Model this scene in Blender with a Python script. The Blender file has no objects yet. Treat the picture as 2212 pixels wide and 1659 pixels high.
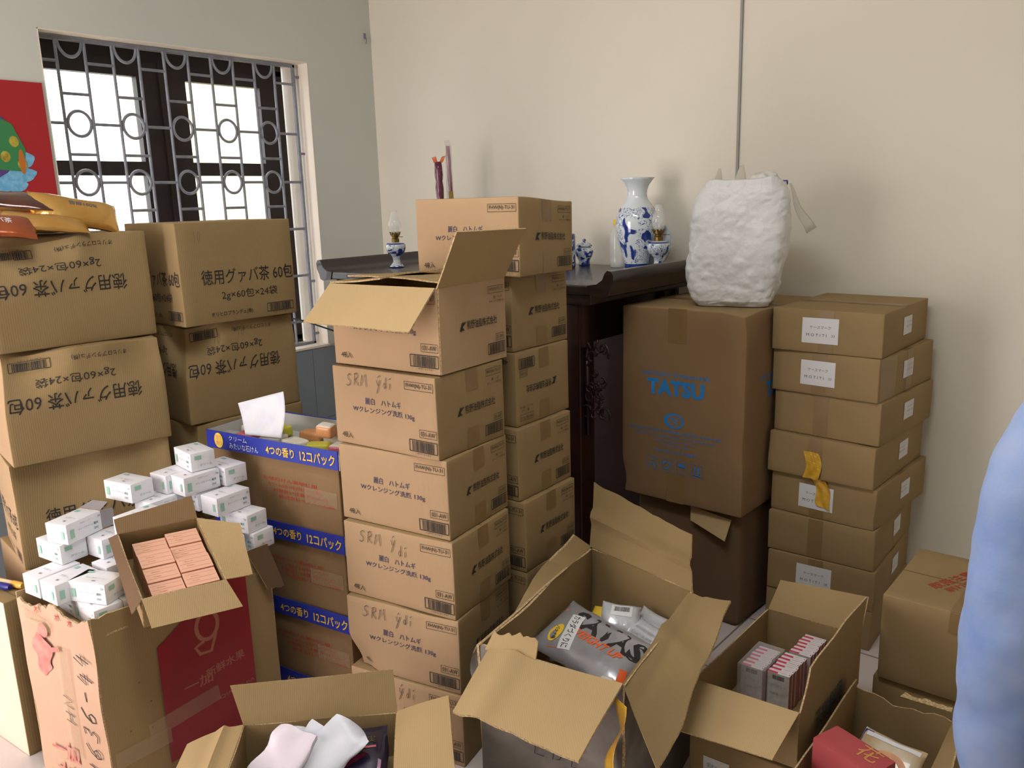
import bpy, bmesh, math, random
from mathutils import Vector, Matrix, noise, Euler

C = bpy.context.scene.collection
PI = math.pi
# ------------------------------------------------------------------ camera, view, light
sc = bpy.context.scene
sc.view_settings.view_transform = 'Standard'
sc.view_settings.look = 'None'
sc.view_settings.exposure = 0.0
sc.view_settings.gamma = 1.0
sc.view_settings.use_curve_mapping = False
CAM_R = ((0.76860241, 0.63912265, -0.02779542), (0.11818068, -0.18455564, -0.9756908), (-0.62871589, 0.74663342, -0.21738185))
cam_d = bpy.data.cameras.new('camera')
cam_d.sensor_width = 36.0
cam_d.lens = 36.0 * 1785.77 / 2212.0
cam_d.clip_start = 0.02
cam = bpy.data.objects.new('camera', cam_d)
C.objects.link(cam)
r_, d_, f_ = (Vector(v) for v in CAM_R)
cam.matrix_world = Matrix(((r_.x, -d_.x, -f_.x, 0), (r_.y, -d_.y, -f_.y, 0), (r_.z, -d_.z, -f_.z, 1.6), (0, 0, 0, 1)))
sc.camera = cam
sc.cycles.max_bounces = 8
sc.cycles.use_denoising = True

world = bpy.data.worlds.new('sky')
sc.world = world
world.use_nodes = True
bg = world.node_tree.nodes['Background']
bg.inputs[0].default_value = (0.93, 0.97, 1.0, 1)
bg.inputs[1].default_value = 5.0

def area(name, loc, target, sx, sy, power, col, portal=False):
    l = bpy.data.lights.new(name, 'AREA')
    l.shape = 'RECTANGLE'; l.size = sx; l.size_y = sy; l.energy = power; l.color = col
    if portal: l.cycles.is_portal = True
    o = bpy.data.objects.new(name, l); C.objects.link(o)
    o.location = loc
    o.rotation_euler = (Vector(target) - Vector(loc)).to_track_quat('-Z', 'Z').to_euler()
    return o
area('window_portal', (-4.06, 2.246, 1.58), (0, 2.246, 1.58), 1.3, 1.5, 1, (1, 1, 1), True)
area('doorway_daylight', (-2.75, -1.32, 1.2), (-2.3, 1.5, 0.95), 1.2, 2.1, 40, (1.0, 0.74, 0.66))
area('right_fill', (1.95, -0.3, 1.9), (-2.2, 1.8, 1.7), 1.4, 1.6, 7, (0.95, 1.0, 0.93))  # added fill with no opening behind it, brightens faces turned right
area('tube_light', (-0.9, 0.7, 3.08), (-0.9, 0.7, 0), 1.3, 0.5, 31, (0.97, 1.0, 0.98))

# ------------------------------------------------------------------ materials
def lin(c):
    return tuple(((x / 255) / 12.92 if x / 255 <= 0.04045 else ((x / 255 + 0.055) / 1.055) ** 2.4) for x in c)

MATS = {}
def mat(name, rgb, rough=0.6, rgb2=None, nscale=6.0, bump=0.0, bscale=60.0, metal=0.0, spec=0.5, coat=0.0, alpha=1.0, trans=0.0, ndist=0.0, lo=0.35, hi=0.65, bdist=0.002, sub=0.0, stretch=None):
    if name in MATS: return MATS[name]
    m = bpy.data.materials.new(name); m.use_nodes = True
    nt = m.node_tree; N = nt.nodes; L = nt.links
    p = N['Principled BSDF']
    p.inputs['Base Color'].default_value = (*lin(rgb), 1)
    p.inputs['Roughness'].default_value = rough
    p.inputs['Metallic'].default_value = metal
    p.inputs['Specular IOR Level'].default_value = spec
    p.inputs['Coat Weight'].default_value = coat
    p.inputs['Alpha'].default_value = alpha
    p.inputs['Transmission Weight'].default_value = trans
    p.inputs['Subsurface Weight'].default_value = sub
    tc = N.new('ShaderNodeTexCoord')
    src = tc.outputs['Object']
    if stretch:
        mp = N.new('ShaderNodeMapping'); mp.inputs['Scale'].default_value = stretch
        L.new(src, mp.inputs['Vector']); src = mp.outputs['Vector']
    if rgb2:
        n = N.new('ShaderNodeTexNoise'); n.inputs['Scale'].default_value = nscale
        n.inputs['Detail'].default_value = 5; n.inputs['Distortion'].default_value = ndist
        L.new(src, n.inputs['Vector'])
        cr = N.new('ShaderNodeValToRGB')
        cr.color_ramp.elements[0].position = lo; cr.color_ramp.elements[0].color = (*lin(rgb), 1)
        cr.color_ramp.elements[1].position = hi; cr.color_ramp.elements[1].color = (*lin(rgb2), 1)
        L.new(n.outputs['Fac'], cr.inputs['Fac']); L.new(cr.outputs['Color'], p.inputs['Base Color'])
    if bump:
        n2 = N.new('ShaderNodeTexNoise'); n2.inputs['Scale'].default_value = bscale; n2.inputs['Detail'].default_value = 3
        L.new(src, n2.inputs['Vector'])
        b = N.new('ShaderNodeBump'); b.inputs['Strength'].default_value = bump; b.inputs['Distance'].default_value = bdist
        L.new(n2.outputs['Fac'], b.inputs['Height']); L.new(b.outputs['Normal'], p.inputs['Normal'])
    MATS[name] = m
    return m

def cardboard(name, a, b, rough=0.85):
    """kraft board: mottled pulp tone plus faint vertical flute ripples"""
    if name in MATS: return MATS[name]
    m = mat(name, a, rough, b, 2.2, lo=0.3, hi=0.7, spec=0.25)
    nt = m.node_tree; N = nt.nodes; L = nt.links; p = N['Principled BSDF']
    tc = N.new('ShaderNodeTexCoord')
    sep = N.new('ShaderNodeSeparateXYZ'); L.new(tc.outputs['Object'], sep.inputs[0])
    ad = N.new('ShaderNodeMath'); ad.operation = 'ADD'
    L.new(sep.outputs['X'], ad.inputs[0]); L.new(sep.outputs['Y'], ad.inputs[1])
    mu = N.new('ShaderNodeMath'); mu.operation = 'MULTIPLY'; mu.inputs[1].default_value = 900
    L.new(ad.outputs[0], mu.inputs[0])
    si = N.new('ShaderNodeMath'); si.operation = 'SINE'; L.new(mu.outputs[0], si.inputs[0])
    n = N.new('ShaderNodeTexNoise'); n.inputs['Scale'].default_value = 9; n.inputs['Detail'].default_value = 6
    L.new(tc.outputs['Object'], n.inputs['Vector'])
    mx = N.new('ShaderNodeMath'); mx.operation = 'MULTIPLY_ADD'; mx.inputs[1].default_value = 0.05
    L.new(si.outputs[0], mx.inputs[0]); L.new(n.outputs['Fac'], mx.inputs[2])
    b_ = N.new('ShaderNodeBump'); b_.inputs['Strength'].default_value = 0.35; b_.inputs['Distance'].default_value = 0.004
    L.new(mx.outputs[0], b_.inputs['Height']); L.new(b_.outputs['Normal'], p.inputs['Normal'])
    return m

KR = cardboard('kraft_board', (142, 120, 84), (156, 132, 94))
KR2 = cardboard('kraft_board_pinkish_lit', (170, 142, 110), (182, 152, 118))  # peach doorway light on the near faces, put into the board colour
KR3 = cardboard('kraft_board_brown', (132, 106, 76), (144, 116, 84))
KR4 = cardboard('kraft_board_dull', (138, 116, 80), (151, 128, 90))
KPALE = cardboard('kraft_board_pale_lit', (172, 147, 107), (184, 157, 115))  # same board as outside; brightness of upward-facing flaps put into the colour
KPK = cardboard('kraft_board_pink_lit', (206, 172, 148), (194, 158, 132))  # pinkish doorway light on the taped carton's front, mixed into its board colour
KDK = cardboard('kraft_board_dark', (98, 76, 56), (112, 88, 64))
KEDGE = mat('board_edge', (206, 182, 140), 0.9, (150, 122, 84), 220)
TAPE = mat('brown_tape', (128, 103, 66), 0.4, (136, 110, 72), 8)
CTAPE = mat('clear_tape', (206, 184, 152), 0.14, alpha=0.22, coat=0.4)
YTAPE = mat('yellow_tape', (196, 148, 42), 0.25, (214, 168, 62), 30, bump=0.5, bscale=40)
BLK = mat('black_ink', (38, 34, 34), 0.8)
NAVY = mat('navy_ink', (62, 60, 92), 0.8)
GREYINK = mat('pencil_ink', (96, 84, 66), 0.8)
REDINK = mat('red_ink', (176, 62, 44), 0.8)
PINKINK = mat('faded_red_ink', (196, 112, 106), 0.7, (204, 150, 136), 30)
BLUEINK = mat('blue_ink', (30, 130, 214), 0.8)
PEN = mat('marker_ink', (48, 44, 48), 0.7)
PAPER = mat('label_paper', (214, 214, 218), 0.6)
WHITE = mat('white_card', (236, 236, 242), 0.5, (226, 228, 236), 3)
WHITE_IN = mat('grey_card_inner', (150, 146, 150), 0.8)
GREEN = mat('green_ink', (152, 200, 182), 0.6)
GREEN2 = mat('dark_green_ink', (70, 130, 110), 0.6)
GREY = mat('grey_ink', (150, 152, 160), 0.6)
PEACH = mat('peach_card', (238, 186, 160), 0.6, (230, 176, 150), 6)
PEACHLN = mat('peach_line', (200, 138, 110), 0.7)
BLUECARD = mat('blue_card', (34, 46, 150), 0.35, (44, 58, 164), 5)
YEL = mat('yellow_ink', (236, 196, 60), 0.5)
LBL = mat('pale_blue_ink', (190, 200, 226), 0.5)
GREYCARD = mat('grey_board_inner', (188, 188, 184), 0.8)
DARKWOOD = mat('dark_wood', (46, 34, 34), 0.3, (36, 24, 24), 5, bump=0.15, bscale=30, stretch=(1, 8, 8), coat=0.25)
ROSEWOOD = mat('red_brown_wood', (52, 24, 24), 0.3, (38, 18, 18), 4, coat=0.2)
FRAMEWOOD = mat('window_wood', (46, 34, 34), 0.55, (36, 26, 26), 4)
IRON = mat('painted_iron', (138, 142, 152), 0.5, (120, 124, 136), 20)
PORC = mat('porcelain', (216, 224, 230), 0.12, coat=0.5)
BLUEPORC = mat('cobalt_glaze', (34, 62, 140), 0.15, (56, 88, 160), 60, coat=0.5)
BRASS = mat('brass', (128, 104, 58), 0.35, metal=0.9)
GLASS = mat('clear_glass', (246, 250, 248), 0.02, alpha=0.22, coat=1.0, spec=1.0)
PANE = mat('pane_glass', (236, 244, 240), 0.02, alpha=0.08, spec=0.6)
PET = mat('clear_plastic', (226, 232, 230), 0.08, alpha=0.42, spec=0.8)
FOILWRAP = mat('clear_wrap', (228, 222, 226), 0.06, alpha=0.3, spec=1.0, coat=1.0)

# ------------------------------------------------------------------ mesh helpers
class G:
    """collects faces for ONE mesh"""
    def __init__(s): s.v = []; s.f = []; s.m = []; s.mats = []
    def mi(s, m):
        if m not in s.mats: s.mats.append(m)
        return s.mats.index(m)
    def add(s, vs, fs, m):
        o = len(s.v); s.v += [Vector(v) for v in vs]; k = s.mi(m)
        for f in fs: s.f.append(tuple(i + o for i in f)); s.m.append(k)
    def quadgrid(s, fn, nu, nv, m):
        vs = [fn(i / nu, j / nv) for j in range(nv + 1) for i in range(nu + 1)]
        W = nu + 1
        fs = [(j * W + i, j * W + i + 1, (j + 1) * W + i + 1, (j + 1) * W + i) for j in range(nv) for i in range(nu)]
        s.add(vs, fs, m)
    def box(s, lo, hi, m, M=None):
        x0, y0, z0 = lo; x1, y1, z1 = hi
        vs = [Vector(p) for p in ((x0, y0, z0), (x1, y0, z0), (x1, y1, z0), (x0, y1, z0), (x0, y0, z1), (x1, y0, z1), (x1, y1, z1), (x0, y1, z1))]
        if M: vs = [M @ v for v in vs]
        s.add(vs, [(0, 3, 2, 1), (4, 5, 6, 7), (0, 1, 5, 4), (1, 2, 6, 5), (2, 3, 7, 6), (3, 0, 4, 7)], m)
    def tube(s, pts, rad, m, n=8, closed=False, caps=True):
        pts = [Vector(p) for p in pts]; k = len(pts)
        if not isinstance(rad, (list, tuple)): rad = [rad] * k
        vs = []; prev = None
        for i, p in enumerate(pts):
            a = pts[(i - 1) % k] if (closed or i > 0) else p
            b = pts[(i + 1) % k] if (closed or i < k - 1) else p
            t = (b - a).normalized()
            if prev is None:
                u = t.orthogonal().normalized()
            else:
                u = (prev - t * prev.dot(t)).normalized()
            prev = u; w = t.cross(u)
            for j in range(n):
                an = 2 * PI * j / n
                vs.append(p + (u * math.cos(an) + w * math.sin(an)) * rad[i])
        fs = []
        for i in range(k if closed else k - 1):
            i2 = (i + 1) % k
            for j in range(n):
                j2 = (j + 1) % n
                fs.append((i * n + j, i * n + j2, i2 * n + j2, i2 * n + j))
        if caps and not closed:
            fs.append(tuple(range(n - 1, -1, -1))); fs.append(tuple((k - 1) * n + j for j in range(n)))
        s.add(vs, fs, m)
    def lathe(s, prof, m, c=(0, 0, 0), n=40):
        c = Vector(c); k = len(prof)
        vs = [c + Vector((r * math.cos(2 * PI * j / n), r * math.sin(2 * PI * j / n), z)) for r, z in prof for j in range(n)]
        fs = [(i * n + j, i * n + (j + 1) % n, (i + 1) * n + (j + 1) % n, (i + 1) * n + j) for i in range(k - 1) for j in range(n)]
        s.add(vs, fs, m)
    def build(s, name, parent=None, origin=None, smooth=False, weld=0.0, mat_props=None):
        o0 = Vector(origin) if origin is not None else Vector((0, 0, 0))
        me = bpy.data.meshes.new(name)
        me.from_pydata([v - o0 for v in s.v], [], s.f)
        for m in s.mats: me.materials.append(m)
        for p, k in zip(me.polygons, s.m): p.material_index = k
        if weld:
            bm = bmesh.new(); bm.from_mesh(me)
            bmesh.ops.remove_doubles(bm, verts=bm.verts, dist=weld)
            bm.to_mesh(me); bm.free()
        me.validate(verbose=False)
        if smooth:
            for p in me.polygons: p.use_smooth = True
            if smooth is not True: me.set_sharp_from_angle(angle=smooth)
        me.update()
        o = bpy.data.objects.new(name, me); C.objects.link(o)
        if parent is not None:
            o.parent = parent
            if origin is not None: o.location = o0 - parent.location
        else: o.location = o0
        return o

def tag(o, label, cat, group=None, kind=None):
    o['label'] = label
    if cat: o['category'] = cat
    if group: o['group'] = group
    if kind: o['kind'] = kind
    return o
def empty(name, loc, label, cat, group=None):
    o = bpy.data.objects.new(name, None); C.objects.link(o); o.location = loc; o.empty_display_size = 0.05
    return tag(o, label, cat, group)
def struct(o):
    o['kind'] = 'structure'; return o

# text and flat print ------------------------------------------------------------
TXT = {}
def text_geo(s, bold=0.0, shear=0.0):
    bold *= 0.4
    k = (s, bold, shear)
    if k in TXT: return TXT[k]
    c = bpy.data.curves.new('t', 'FONT'); c.body = s; c.size = 1; c.resolution_u = 2; c.offset = bold; c.shear = shear
    o = bpy.data.objects.new('t', c); C.objects.link(o)
    bpy.context.view_layer.update()
    dg = bpy.context.evaluated_depsgraph_get()
    m = bpy.data.meshes.new_from_object(o.evaluated_get(dg))
    vs = [(v.co.x, v.co.y) for v in m.vertices]; fs = [tuple(p.vertices) for p in m.polygons]
    bpy.data.objects.remove(o); bpy.data.curves.remove(c); bpy.data.meshes.remove(m)
    xs = [v[0] for v in vs]; ys = [v[1] for v in vs]
    x0, x1, y0, y1 = min(xs), max(xs), min(ys), max(ys)
    vs = [((x - (x0 + x1) / 2) / (x1 - x0), (y - (y0 + y1) / 2) / (y1 - y0)) for x, y in vs]
    TXT[k] = (vs, fs, (x1 - x0) / (y1 - y0))
    return TXT[k]

# a print is (material, verts2d, faces) in metres on the face
def P_text(s, cx, cy, w, h=None, m=BLK, rot=0, bold=0.0, shear=0.0):
    vs, fs, asp = text_geo(s, bold, shear)
    if h is None: h = w / asp
    c, q = math.cos(math.radians(rot)), math.sin(math.radians(rot))
    return [(m, [(cx + c * x * w - q * y * h, cy + q * x * w + c * y * h) for x, y in vs], fs)]
def P_rect(cx, cy, w, h, m, nu=1, nv=1, rot=0):
    c, q = math.cos(math.radians(rot)), math.sin(math.radians(rot))
    vs = []; W = nu + 1
    for j in range(nv + 1):
        for i in range(nu + 1):
            x = (i / nu - 0.5) * w; y = (j / nv - 0.5) * h
            vs.append((cx + c * x - q * y, cy + q * x + c * y))
    fs = [(j * W + i, j * W + i + 1, (j + 1) * W + i + 1, (j + 1) * W + i) for j in range(nv) for i in range(nu)]
    return [(m, vs, fs)]
def P_frame(cx, cy, w, h, t, m, rot=0):
    out = []
    c, q = math.cos(math.radians(rot)), math.sin(math.radians(rot))
    for dx, dy, ww, hh in ((0, h / 2, w, t), (0, -h / 2, w, t), (w / 2, 0, t, h), (-w / 2, 0, t, h)):
        out += P_rect(cx + c * dx - q * dy, cy + q * dx + c * dy, ww, hh, m, rot=rot)
    return out
def P_barcode(cx, cy, w, h, m=BLK, rot=0, seed=1, frame=True, foot=True):
    out = []; R = random.Random(seed)
    c, q = math.cos(math.radians(rot)), math.sin(math.radians(rot))
    if frame: out += P_frame(cx, cy, w, h, h * 0.07, m, rot)
    x = -w * 0.4 if frame else -w / 2
    lim = -x
    while x < lim:
        b = w * R.choice((0.008, 0.012, 0.02, 0.028))
        out += P_rect(cx + c * (x + b / 2), cy + q * (x + b / 2), b, h * (0.86 if frame else 1), m, rot=rot)
        x += b + w * R.choice((0.008, 0.012, 0.018))
    if foot:
        d = -h * 0.66
        out += P_text('1 49 71 2 1 0 3', cx - q * d, cy + c * d, w * 0.55, h * 0.14, m, rot)
    return out
def P_stroke(pts, wd, m, closed=False):
    pts = [Vector((a, b)) for a, b in pts]
    L = []; R = []
    for i, p in enumerate(pts):
        a = pts[max(0, i - 1)]; b = pts[min(len(pts) - 1, i + 1)]
        t = b - a
        if t.length < 1e-9: t = Vector((1, 0))
        t.normalize(); n = Vector((-t.y, t.x)) * wd / 2
        L.append(p + n); R.append(p - n)
    vs = [tuple(p) for p in L + R]; k = len(pts)
    return [(m, vs, [(i, k + i, k + i + 1, i + 1) for i in range(k - 1)])]
def arc(cx, cy, rx, ry, a0, a1, n=10):
    return [(cx + rx * math.cos(math.radians(a0 + (a1 - a0) * i / n)), cy + ry * math.sin(math.radians(a0 + (a1 - a0) * i / n))) for i in range(n + 1)]
HAND = {  # hand-drawn letters in a unit cell
 'S': [[(0.75, 0.85), (0.5, 1.0), (0.2, 0.85), (0.25, 0.6), (0.6, 0.45), (0.65, 0.2), (0.35, 0.0), (0.0, 0.1)]],
 'R': [[(0.15, 0.0), (0.2, 0.95)], [(0.1, 0.9), (0.5, 1.0), (0.7, 0.75), (0.5, 0.55), (0.2, 0.5), (0.45, 0.3), (0.8, 0.0)]],
 'M': [[(0.0, 0.0), (0.15, 0.9), (0.4, 0.3), (0.65, 1.0), (0.9, 0.0)]],
 'y': [[(0.1, 0.7), (0.3, 0.3), (0.5, 0.35)], [(0.65, 0.75), (0.4, 0.1), (0.2, -0.35)], [(0.3, 0.9), (0.5, 1.1)]],
 'd': [[(0.5, 0.35), (0.25, 0.5), (0.05, 0.2), (0.25, 0.0), (0.5, 0.2)], [(0.55, 0.95), (0.52, 0.0)]],
 'i': [[(0.3, 0.5), (0.35, 0.0)], [(0.2, 0.8), (0.5, 0.95)]],
 '1': [[(0.4, 1.0), (0.4, 0.0)]],
 '0': [arc(0.4, 0.5, 0.3, 0.5, 0, 360, 12)],
 '6': [[(0.6, 1.0), (0.2, 0.7), (0.05, 0.3), (0.2, 0.02), (0.5, 0.05), (0.6, 0.3), (0.4, 0.5), (0.1, 0.35)]],
 '3': [[(0.1, 0.9), (0.5, 1.0), (0.5, 0.65), (0.25, 0.5), (0.6, 0.35), (0.45, 0.02), (0.0, 0.1)]],
 '4': [[(0.3, 1.0), (0.1, 0.4), (0.7, 0.45)], [(0.55, 0.8), (0.5, -0.05)]],
 '-': [[(0.1, 0.45), (0.7, 0.5)]],
 'H': [[(0.1, 0.0), (0.15, 1.0)], [(0.7, 0.0), (0.75, 1.0)], [(0.1, 0.5), (0.75, 0.55)]],
 'N': [[(0.1, 0.0), (0.15, 1.0), (0.65, 0.0), (0.75, 1.0)]],
 'E': [[(0.7, 1.0), (0.1, 0.95), (0.1, 0.0), (0.7, 0.0)], [(0.1, 0.5), (0.55, 0.52)]],
 'D': [[(0.1, 1.0), (0.1, 0.0), (0.5, 0.1), (0.7, 0.5), (0.5, 0.9), (0.0, 1.0)]],
 ' ': []}
def P_hand(s, x, y, cw, ch, wd, m, rot=0, seed=0, slant=0.15):
    out = []; R = random.Random(seed)
    c, q = math.cos(math.radians(rot)), math.sin(math.radians(rot))
    for i, chh in enumerate(s):
        dy = R.uniform(-0.08, 0.08) * ch
        for st in HAND[chh]:
            pts = []
            for a, b in st:
                X = i * cw + (a + slant * b) * cw * 0.85; Y = b * ch + dy
                pts.append((x + c * X - q * Y, y + q * X + c * Y))
            out += P_stroke(pts, wd, m)
    return out
def shift(pr, dx, dy, rot=0, sx=1, sy=1):
    c, q = math.cos(math.radians(rot)), math.sin(math.radians(rot))
    return [(m, [(dx + c * x * sx - q * y * sy, dy + q * x * sx + c * y * sy) for x, y in vs], fs) for m, vs, fs in pr]

# ------------------------------------------------------------------ closed cartons
def carton(name, x, y, z, yaw, w, d, h, label, cat='box', group=None, mats=(KR, KR, KR), prints=None, seed=0, amp=0.0025, dents=(), step=0.04, rad=0.0035, tape='', parent_obj=None, lean=(0, 0), seams=True):
    """near lower edge at (x,y,z); w runs to the left, d away from it; faces F (near-left), R (near-right), T (top)"""
    a = math.radians(yaw)
    M = Matrix.Translation((x, y, z)) @ Euler((lean[0], lean[1], a)).to_matrix().to_4x4()
    h -= 0.0011
    sd = Vector((seed * 3.1, seed * 1.7, seed * 0.9))
    def warp(p):
        n = noise.noise_vector(Vector((p.x, p.y, p.z)) * 4.0 + sd) * amp
        # sides belly out a little in the middle of a face
        fx = 1 - (2 * (p.x + w / 2) / w) ** 2; fy = 1 - (2 * (p.y - d / 2) / d) ** 2; fz = 1 - (2 * (p.z - h / 2) / h) ** 2
        n.x += max(0, fy) * max(0, fz) * amp * (1 if p.x > -w / 2 else -1)
        n.y += max(0, fx) * max(0, fz) * amp * (-1 if p.y < d / 2 else 1)
        n.z = 0 if (p.z < 0.004 or p.z > h - 0.004) else n.z * 0.4
        q = p + n
        for (c, r, dv) in dents:
            t = (p - Vector(c)).length / r
            if t < 1: q = q + Vector(dv) * (1 - t * t) ** 2
        return q
    def rnd(p):
        lo = Vector((-w + rad, rad, rad)); hi = Vector((-rad, d - rad, h - rad))
        c = Vector((min(max(p.x, lo.x), hi.x), min(max(p.y, lo.y), hi.y), min(max(p.z, lo.z), hi.z)))
        v = p - c
        return c + v.normalized() * rad if v.length > 1e-9 else p
    def par(n_, L):  # parameters incl. tight rows near the edges
        t = [0, rad / L] + [rad / L + (1 - 2 * rad / L) * i / n_ for i in range(1, n_)] + [1 - rad / L, 1]
        return t
    g = G()
    nw, nd, nh = (max(3, int(L / step)) for L in (w, d, h))
    def patch(fn, A, B, m):
        vs = [warp(rnd(fn(a_, b_))) for b_ in B for a_ in A]; W = len(A)
        g.add(vs, [(j * W + i, j * W + i + 1, (j + 1) * W + i + 1, (j + 1) * W + i) for j in range(len(B) - 1) for i in range(W - 1)], m)
    pw, pd, ph = par(nw, w), par(nd, d), par(nh, h)
    patch(lambda s, t: Vector((-w + s * w, 0, t * h)), pw, ph, mats[0])
    patch(lambda s, t: Vector((0, s * d, t * h)), pd, ph, mats[1])
    patch(lambda s, t: Vector((-s * w, d, t * h)), pw, ph, mats[0])
    patch(lambda s, t: Vector((-w, d - s * d, t * h)), pd, ph, mats[1])
    patch(lambda s, t: Vector((-w + s * w, t * d, h)), pw, pd, mats[2])
    patch(lambda s, t: Vector((-w + s * w, d - t * d, 0)), pw, pd, mats[2])
    fmap = {'F': (lambda a_, b_: Vector((-w + a_, 0, b_)), Vector((0, -1, 0))),
            'R': (lambda a_, b_: Vector((0, a_, b_)), Vector((1, 0, 0))),
            'L': (lambda a_, b_: Vector((-w, d - a_, b_)), Vector((-1, 0, 0))),
            'T': (lambda a_, b_: Vector((-w + a_, b_, h)), Vector((0, 0, 1)))}
    pr = {k: list(v) for k, v in (prints or {}).items()}
    for t in tape.split():
        # FT/FB: tape tongue at top/bottom of F ; RT/RB the same on R ; T: strip along the top seam ; Fm: full height
        ff, kind = t[0], t[1:]
        W_ = w if ff == 'F' else d
        tw = 0.052
        if ff == 'T':
            pr.setdefault('T', []).insert(0, P_rect(w / 2, d / 2, tw if kind == 'y' else w, d if kind == 'y' else tw, TAPE, 3 if kind == 'y' else 14, 14 if kind == 'y' else 3)[0])
        elif kind == 'T': pr.setdefault(ff, []).insert(0, P_rect(W_ / 2, h - 0.032, tw, 0.06, TAPE, 5, 5)[0])
        elif kind == 'B': pr.setdefault(ff, []).insert(0, P_rect(W_ / 2, 0.032, tw, 0.06, TAPE, 5, 5)[0])
        elif kind == 'm': pr.setdefault(ff, []).insert(0, P_rect(W_ * 0.46, h / 2, tw, h * 0.98, TAPE, 5, 12)[0])
    if seams:
        pr.setdefault('T', []).insert(0, P_rect(w / 2, d / 2, w * 0.99, 0.0022, BLK if False else KDK, 16, 1)[0])
    for k, lst in pr.items():
        fn, nrm = fmap[k]
        lay = 0.0009
        for i, (m, vs, fs) in enumerate(lst):
            off = nrm * (lay + (0.0018 if m is CTAPE else 0.0) + (0.0 if m in (TAPE, KDK) else 0.0005) + 0.00004 * min(i, 60))
            g.add([warp(fn(a_, b_)) + off for a_, b_ in vs], fs, m)
    g.v = [M @ v for v in g.v]
    o = g.build(name, origin=(x, y, z), smooth=math.radians(50), weld=0.00002)
    tag(o, label, cat, group)
    return o, M, warp

def guava(W_, H_, up=True, pen=(), side=False):
    k = W_ / 0.45; out = []
    out += P_text('徳用グァバ茶 60包', 0.575 * W_, 0.46 * H_, 0.82 * W_ , 0.15 * H_, BLK, bold=0.012)
    out += P_text('2g×60包×24袋', 0.57 * W_, 0.27 * H_, 0.50 * W_, 0.105 * H_, BLK)
    out += P_text('オリヒロプランデュ(株)', 0.40 * W_, 0.09 * H_, 0.36 * W_, 0.055 * H_, BLK, bold=0.01)
    out += P_barcode(0.84 * W_, 0.10 * H_, 0.25 * W_, 0.085 * H_, BLK, seed=3)
    if not up: out = shift(out, W_, H_, 180)
    for s, a, b in pen: out += P_hand(s, a * W_, b * H_, 0.016, 0.035, 0.0012, GREYINK)
    return out
def fw_F(W_, H_, up=True, pen=None, seed=0):
    o = []
    o += P_text('麗白　ハトムギ', 0.50 * W_, 0.60 * H_, 0.34 * W_, 0.085 * H_, NAVY, bold=0.012)
    o += P_text('Wクレンジング洗顔 130g', 0.50 * W_, 0.48 * H_, 0.60 * W_, 0.085 * H_, NAVY, bold=0.012)
    o += P_frame(0.85 * W_, 0.865 * H_, 0.26 * W_, 0.095 * H_, 0.0012, BLK) + P_text('FHW(N)-TU-31', 0.85 * W_, 0.865 * H_, 0.23 * W_, 0.06 * H_, BLK, bold=0.01)
    o += P_frame(0.915 * W_, 0.305 * H_, 0.15 * W_, 0.095 * H_, 0.0012, BLK) + P_text('031-AW', 0.915 * W_, 0.305 * H_, 0.125 * W_, 0.055 * H_, BLK, bold=0.01)
    o += P_barcode(0.865 * W_, 0.145 * H_, 0.25 * W_, 0.14 * H_, BLK, seed=5)
    o += P_text('48入', 0.125 * W_, 0.125 * H_, 0.11 * W_, 0.085 * H_, BLK)
    if pen: o += P_hand('SRM y', 0.15 * W_, 0.77 * H_, 0.029, 0.036, 0.0018, PEN, seed=seed) + P_hand('di', 0.15 * W_ + 0.145, 0.75 * H_ + pen, 0.019, 0.034, 0.0018, PEN, seed=seed + 1)
    return o if up else shift(o, W_, H_, 180)
def logo_k(x, y, s, m=BLK):
    return [(m, [(x + a * s, y + b * s) for a, b in ((0, 0), (0.35, 0), (0.9, 1), (0.5, 1))], [(0, 1, 2, 3)]),
            (m, [(x + a * s, y + b * s) for a, b in ((0.55, 0.45), (1.3, 1.0), (1.0, 1.0), (0.5, 0.65))], [(0, 1, 2, 3)]),
            (m, [(x + a * s, y + b * s) for a, b in ((0.45, 0.45), (0.65, 0.35), (0.95, 0.0), (0.4, 0.1))], [(0, 1, 2, 3)])]
def fw_R(W_, H_, up=True):
    o = logo_k(0.27 * W_, 0.455 * H_, 0.10 * H_)
    o += P_text('熊野油脂株式会社', 0.61 * W_, 0.515 * H_, 0.46 * W_, 0.105 * H_, BLK, bold=0.012)
    o += P_frame(0.83 * W_, 0.885 * H_, 0.24 * W_, 0.085 * H_, 0.001, BLK) + P_text('FHW(N)-TU-31', 0.83 * W_, 0.885 * H_, 0.21 * W_, 0.05 * H_, BLK)
    o += P_text('麗白　ハトムギ', 0.86 * W_, 0.79 * H_, 0.13 * W_, 0.035 * H_, BLK) + P_text('Wクレンジング洗顔 130g', 0.84 * W_, 0.74 * H_, 0.23 * W_, 0.035 * H_, BLK)
    o += P_frame(0.88 * W_, 0.29 * H_, 0.13 * W_, 0.08 * H_, 0.001, BLK) + P_text('031-AW', 0.88 * W_, 0.29 * H_, 0.11 * W_, 0.045 * H_, BLK)
    o += P_barcode(0.82 * W_, 0.155 * H_, 0.27 * W_, 0.13 * H_, BLK, seed=8, foot=False)
    return o if up else shift(o, W_, H_, 180)
def motiti(W_, H_, no, fx=0.45, lw=0.125, lh=0.088):
    o = P_rect(fx * W_, 0.52 * H_, lw, lh, PAPER, 10, 8)
    o += P_text('ケースマーク', fx * W_, 0.52 * H_ + 0.012, lw * 0.58, 0.011, PEN)
    o += P_text('M O T I T I', fx * W_ - 0.012, 0.52 * H_ - 0.015, lw * 0.56, 0.010, BLK)
    o += P_text(no, fx * W_ + 0.045, 0.52 * H_ - 0.015, 0.012, 0.009, GREYINK)
    return o

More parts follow.
